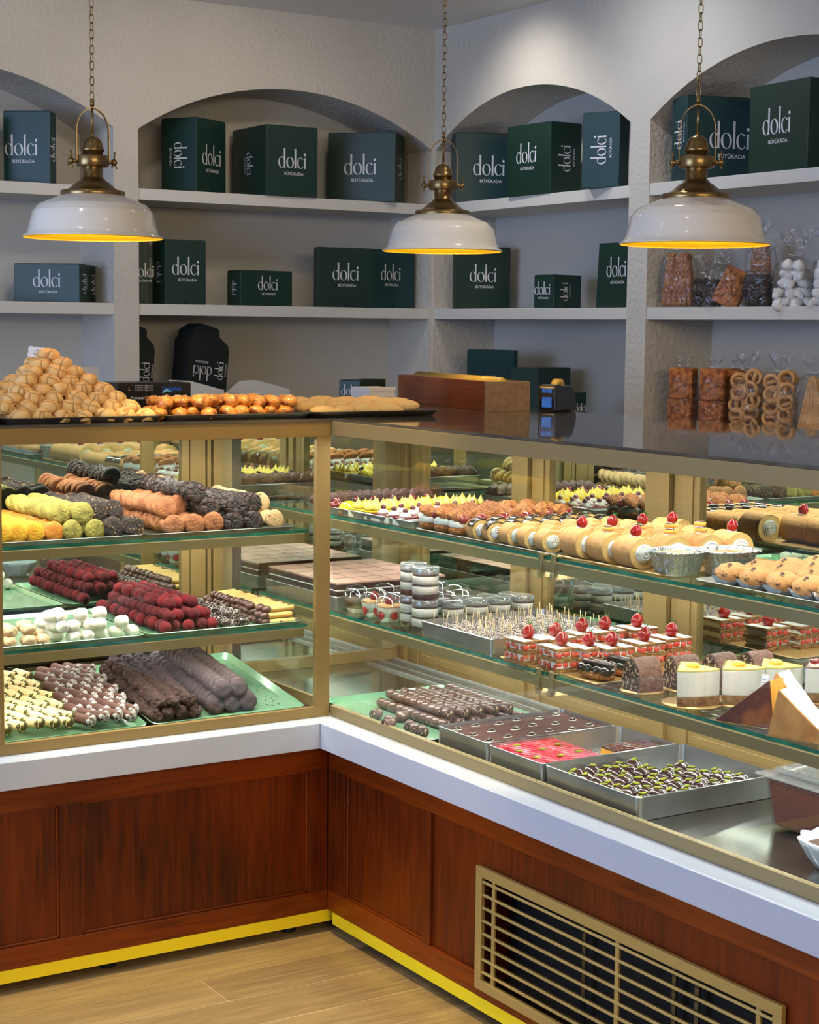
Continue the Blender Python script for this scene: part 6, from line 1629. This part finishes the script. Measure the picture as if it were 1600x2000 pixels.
# ------------------------------------------------------------------ right case, deck
zd = ZD+.0012
tray('green_tray', 'flat green tray of chocolate roll bites on the deck at the corner', GREENT, .024, .425, -.452, .10, zd, .010, .012, group='green enamel trays')
RB = mat('shiny_milk_chocolate', (98, 66, 56), .28, 0, var=(30, (78, 50, 42), .4, .7), bump=(60, .35, 'noise'), coat=.2)
def bite():
    t = thing('chocolate_roll_bite', 'x', 'chocolate roll')
    m = MB().tube([(x, 0, 0) for x in (-.014, -.013, 0, .013, .014)], [.0125, .0138, .0140, .0138, .0125], 18)
    m.xf(T(0, 0, .0138)); m.build('chocolate_shell', RB, t)
    m = MB()
    for s_ in (-1, 1): m.lathe([(.0001, 0), (.0112, 0)], 16).v; 
    m = MB().lathe([(.0001, .0146), (.0114, .0146), (.0114, -.0146), (.0001, -.0146)], 18); m.xf(T(0, 0, .0138) @ R(PI/2, 'Y')); m.build('nut_filled_core', LOGO_, t); return t
bt = bite()
n = 0
for f_ in range(6):
    x = .135+f_*.044
    for k in range(11):
        for lay in range(2):
            y = -.05-k*.0295-f_*.004-lay*.012
            if y < -.40 or (lay and (k > 9 or f_ == 5)): continue
            put(bt, (x+lay*.020+rnd(-.002, .002), y+rnd(-.002, .002), zd+.0016+lay*.0235), (0, 0, PI/2+rnd(-.12, .12)), f'chocolate coated roll bite, {nth(f_)} file from the glass, {nth(k)} from the corner{", upper layer" if lay else ""}', 'chocolate roll bites')
for (px, py, a, lb) in ((735, 1395, .4, 'standing alone nearest the corner'), (762, 1408, 1.5, 'lying left of the heap'), (758, 1415, .2, 'fallen beside the alone one'), (785, 1400, -.4, 'tipped over at the heap'), (800, 1418, .9, 'at the tray edge, second from the pan'), (826, 1428, 1.2, 'at the tray edge touching the tiramisu pan'), (812, 1424, 1.4, 'squeezed next to the pan')):
    p = onz(px, py, zd+.015); put(bt, (p.x, p.y, zd+.0016), (0, 0, a), 'loose chocolate roll bite '+lb, 'loose chocolate roll bites')
def pan(lb, x0, x1, y0, y1, h, nm='steel_pan'):
    return tray(nm, lb, ALU, x0, x1, y0, y1, zd, h, .003, rc=.014, group='steel pans')
PH = .048
pan('steel pan of tiramisu with coffee beans', .036, .420, -.680, -.462, PH)
TIR = mat('cocoa_dust', (70, 30, 20), .9, 0, var=(40, (50, 18, 12), .4, .7), bump=(170, .5, 'noise'))
t = thing('tiramisu_slab', 'tiramisu slab dusted with dark cocoa, coffee beans on cream dabs', 'cake', (.040, -.676, zd+.0016))
MB().box(0, .376, 0, .210, 0, .034).build('cream_body', WHC, t); MB().box(.0005, .372, .0005, .208, .034, .0405).build('cocoa_top', TIR, t, bevel=.002)
for i in range(6):
    for j in range(3):
        x = .030+i*.062; y = .035+j*.068+(i % 2)*.012
        MB().blob((.0125, .0078, .0010), (x, y, .0408), 14, 7, .2, 90, i).build('cream_dab', WHC, t)
        MB().blob((.0105, .0062, .0035), (x, y, .0440), 14, 8).build('chocolate_bean', CHOCO, t)
pan('steel pan of raspberry jelly cake, half sold', .030, .425, -.905, -.690, PH)
RASP = mat('raspberry_jelly', (186, 20, 44), .15, 0, var=(26, (220, 70, 90), .42, .62), bump=(60, .5, 'noise'), coat=.7); PISG = mat('pistachio_dust', (142, 146, 40), .9, 0, bump=(200, .8, 'noise'))
t = thing('raspberry_cake', 'bright red raspberry jelly cake with pistachio dots in a pan', 'cake', (.034, -.900, zd+.0016))
MB().box(0, .185, 0, .205, 0, .036).build('cream_body', WHC, t); MB().box(.0005, .184, .0005, .203, .036, .041).build('jelly_top', RASP, t, bevel=.002)
m = MB()
for k in range(14): m.tube([(.004, .008+k*.0148, .0412), (.182, .008+k*.0148, .0412)], .0022, 6)
m.build('jelly_ridges', RASP, t)
for (x, y) in ((.03, .06), (.03, .13), (.09, .05), (.09, .12), (.15, .06), (.15, .14), (.06, .18)): MB().blob((.009, .007, .003), (x, y, .044), 12, 7, .3, 200, 2).build('pistachio_dot', PISG, t)
CARA = mat('caramel_mirror', (96, 36, 16), .12, 0, var=(40, (60, 20, 10), .4, .7), bump=(70, .4, 'noise'), coat=.8)
t = thing('caramel_cake', 'last caramel glazed cake piece at the back of the red cake pan', 'cake', (.285, -.895, zd+.0016))
MB().box(0, .125, 0, .10, 0, .030).build('sponge_body', MATS['golden_cheesecake'], t); MB().box(0, .125, 0, .10, .030, .0365).build('caramel_top', CARA, t, bevel=.002)
m = MB()
for k in range(7): m.tube([(.003, .008+k*.0138, .0368), (.122, .008+k*.0138, .0368)], .0022, 6)
m.build('glaze_ridges', CARA, t)
m = MB()
for i in range(60): r_ = rnd(.001, .004); m.blob((r_, r_, r_*.4), (rnd(.225, .412), rnd(-.80, -.70), zd+.0022), 5, 4)
tag(m.build('caramel_crumbs', mat('caramel_crumb', (150, 84, 44), .6)), 'brown caramel crumbs left on the bare floor of the pan', 'crumbs', kind='stuff')
pan('wide steel pan of chocolate puffs topped with pistachio', .026, .432, -1.245, -.915, .050)
PUFT = mat('puff_choux', (224, 150, 84), .7, 0, bump=(90, .4, 'noise')); GLC = mat('glossy_ganache', (58, 38, 38), .16, coat=.5)
def gp_():
    t = thing('chocolate_pistachio_puff', 'x', 'cream puff')
    MB().blob((.0165, .0145, .012), (0, 0, .011), 16, 10, .08, 60, 1, flat=-.0105).build('choux', PUFT, t)
    MB().blob((.0178, .0158, .0115), (.0015, -.0015, .0155), 18, 11, .10, 60, 2, flat=-.003).build('chocolate_glaze', GLC, t)
    MB().blob((.0075, .0040, .0020), (0, 0, .0272), 12, 8, .35, 200, 2).build('pistachio_dust', PISG, t); return t
g_ = gp_(); n = 0
for j in range(8):
    for i in range(9):
        x = .054+i*.0405; y = -1.215+j*.0385
        if i > 5 and (j > 5 or (i > 7 and j > 3)): continue
        put(g_, (x+rnd(-.003, .003), y+rnd(-.003, .003), zd+.002+(.006 if (i+j) % 3 == 0 else 0)), (rnd(-.2, .2), rnd(-.2, .2), rnd(-.5, .5)), f'chocolate glazed puff with pistachio dust, {nth(i)} from the glass, {nth(j)} from the pan end', 'chocolate pistachio puffs', 1.28)
m = MB(); 
for i in range(8): r_ = rnd(.003, .007); m.blob((r_, r_*.6, .0006), (rnd(.2, .40), -.9195, zd+rnd(.01, .04)), 7, 5)
tag(m.build('chocolate_splashes', CHOCO), 'dark chocolate splashes on the rear wall of the wide pan', 'splashes', kind='stuff')
# lidded container of brown pudding
PUD = mat('brown_pudding', (84, 46, 40), .35, 0, var=(6, (96, 54, 46), .4, .7))
C0 = onz(1515, 1612, zd); 
def taperbox(x0, x1, y0, y1, z0, z1, fl):
    return [(x0+fl, y0+fl, z0), (x1-fl, y0+fl, z0), (x1-fl, y1-fl, z0), (x0+fl, y1-fl, z0), (x0, y0, z1), (x1, y0, z1), (x1, y1, z1), (x0, y1, z1)]
BF = [(3, 2, 1, 0), (4, 5, 6, 7), (0, 1, 5, 4), (1, 2, 6, 5), (2, 3, 7, 6), (3, 0, 4, 7)]
t = thing('lidded_container', 'clear lidded container of dark brown pudding, cut by the right picture edge', 'container', (.23, -1.70, zd+.0002), (0, 0, 0))
MB()._add(taperbox(.004, .256, .004, .296, .003, .104, .012), BF).build('pudding', PUD, t, bevel=.008)
MB()._add(taperbox(0, .26, 0, .30, 0, .112, .012), [f for i, f in enumerate(BF) if i != 1]).build('tub', PLAST, t, bevel=.008)
m = MB().box(-.014, .274, -.014, .314, .110, .115); m.build('lid_flange', CLOUDY, t, bevel=.002)
m = MB().box(.012, .248, .012, .288, .115, .128); m.build('lid_crown', CLOUDY, t, bevel=.010, seg=3)
MB().blob((.05, .06, .012), (.13, .15, .128), 24, 12, flat=0).build('lid_bulge', PLAST, t)
# fluted white bowl
CERA = mat('white_ceramic', (238, 238, 240), .12, coat=.5)
t = thing('fluted_bowl', 'white fluted bowl of chocolate pudding at the right edge of the deck', 'bowl', (onz(1634, 1668, .63).x, onz(1634, 1668, .63).y, zd+.0002))
n_ = 40; vs = []; fs = []; pf = [(.034, 0), (.038, .002), (.052, .020), (.066, .046), (.072, .058), (.069, .0595), (.062, .046), (.048, .022), (.030, .008)]
for k, (r_, z) in enumerate(pf):
    for i in range(n_):
        a = 2*PI*i/n_; q = r_*(1+.055*math.cos(a*10)*(min(k, 4)/4 if k < 6 else .6)); vs.append((q*math.cos(a), q*math.sin(a), z+(.002*math.cos(a*10) if 3 < k < 6 else 0)))
for k in range(len(pf)-1):
    for i in range(n_): fs.append((k*n_+i, k*n_+(i+1) % n_, (k+1)*n_+(i+1) % n_, (k+1)*n_+i))
fs += [[i for i in range(n_)][::-1], [(len(pf)-1)*n_+i for i in range(n_)]]
MB()._add(vs, fs, True).build('ceramic_bowl', CERA, t); MB().lathe([(.0001, .044), (.058, .043)], 30).build('pudding', MILKC, t)
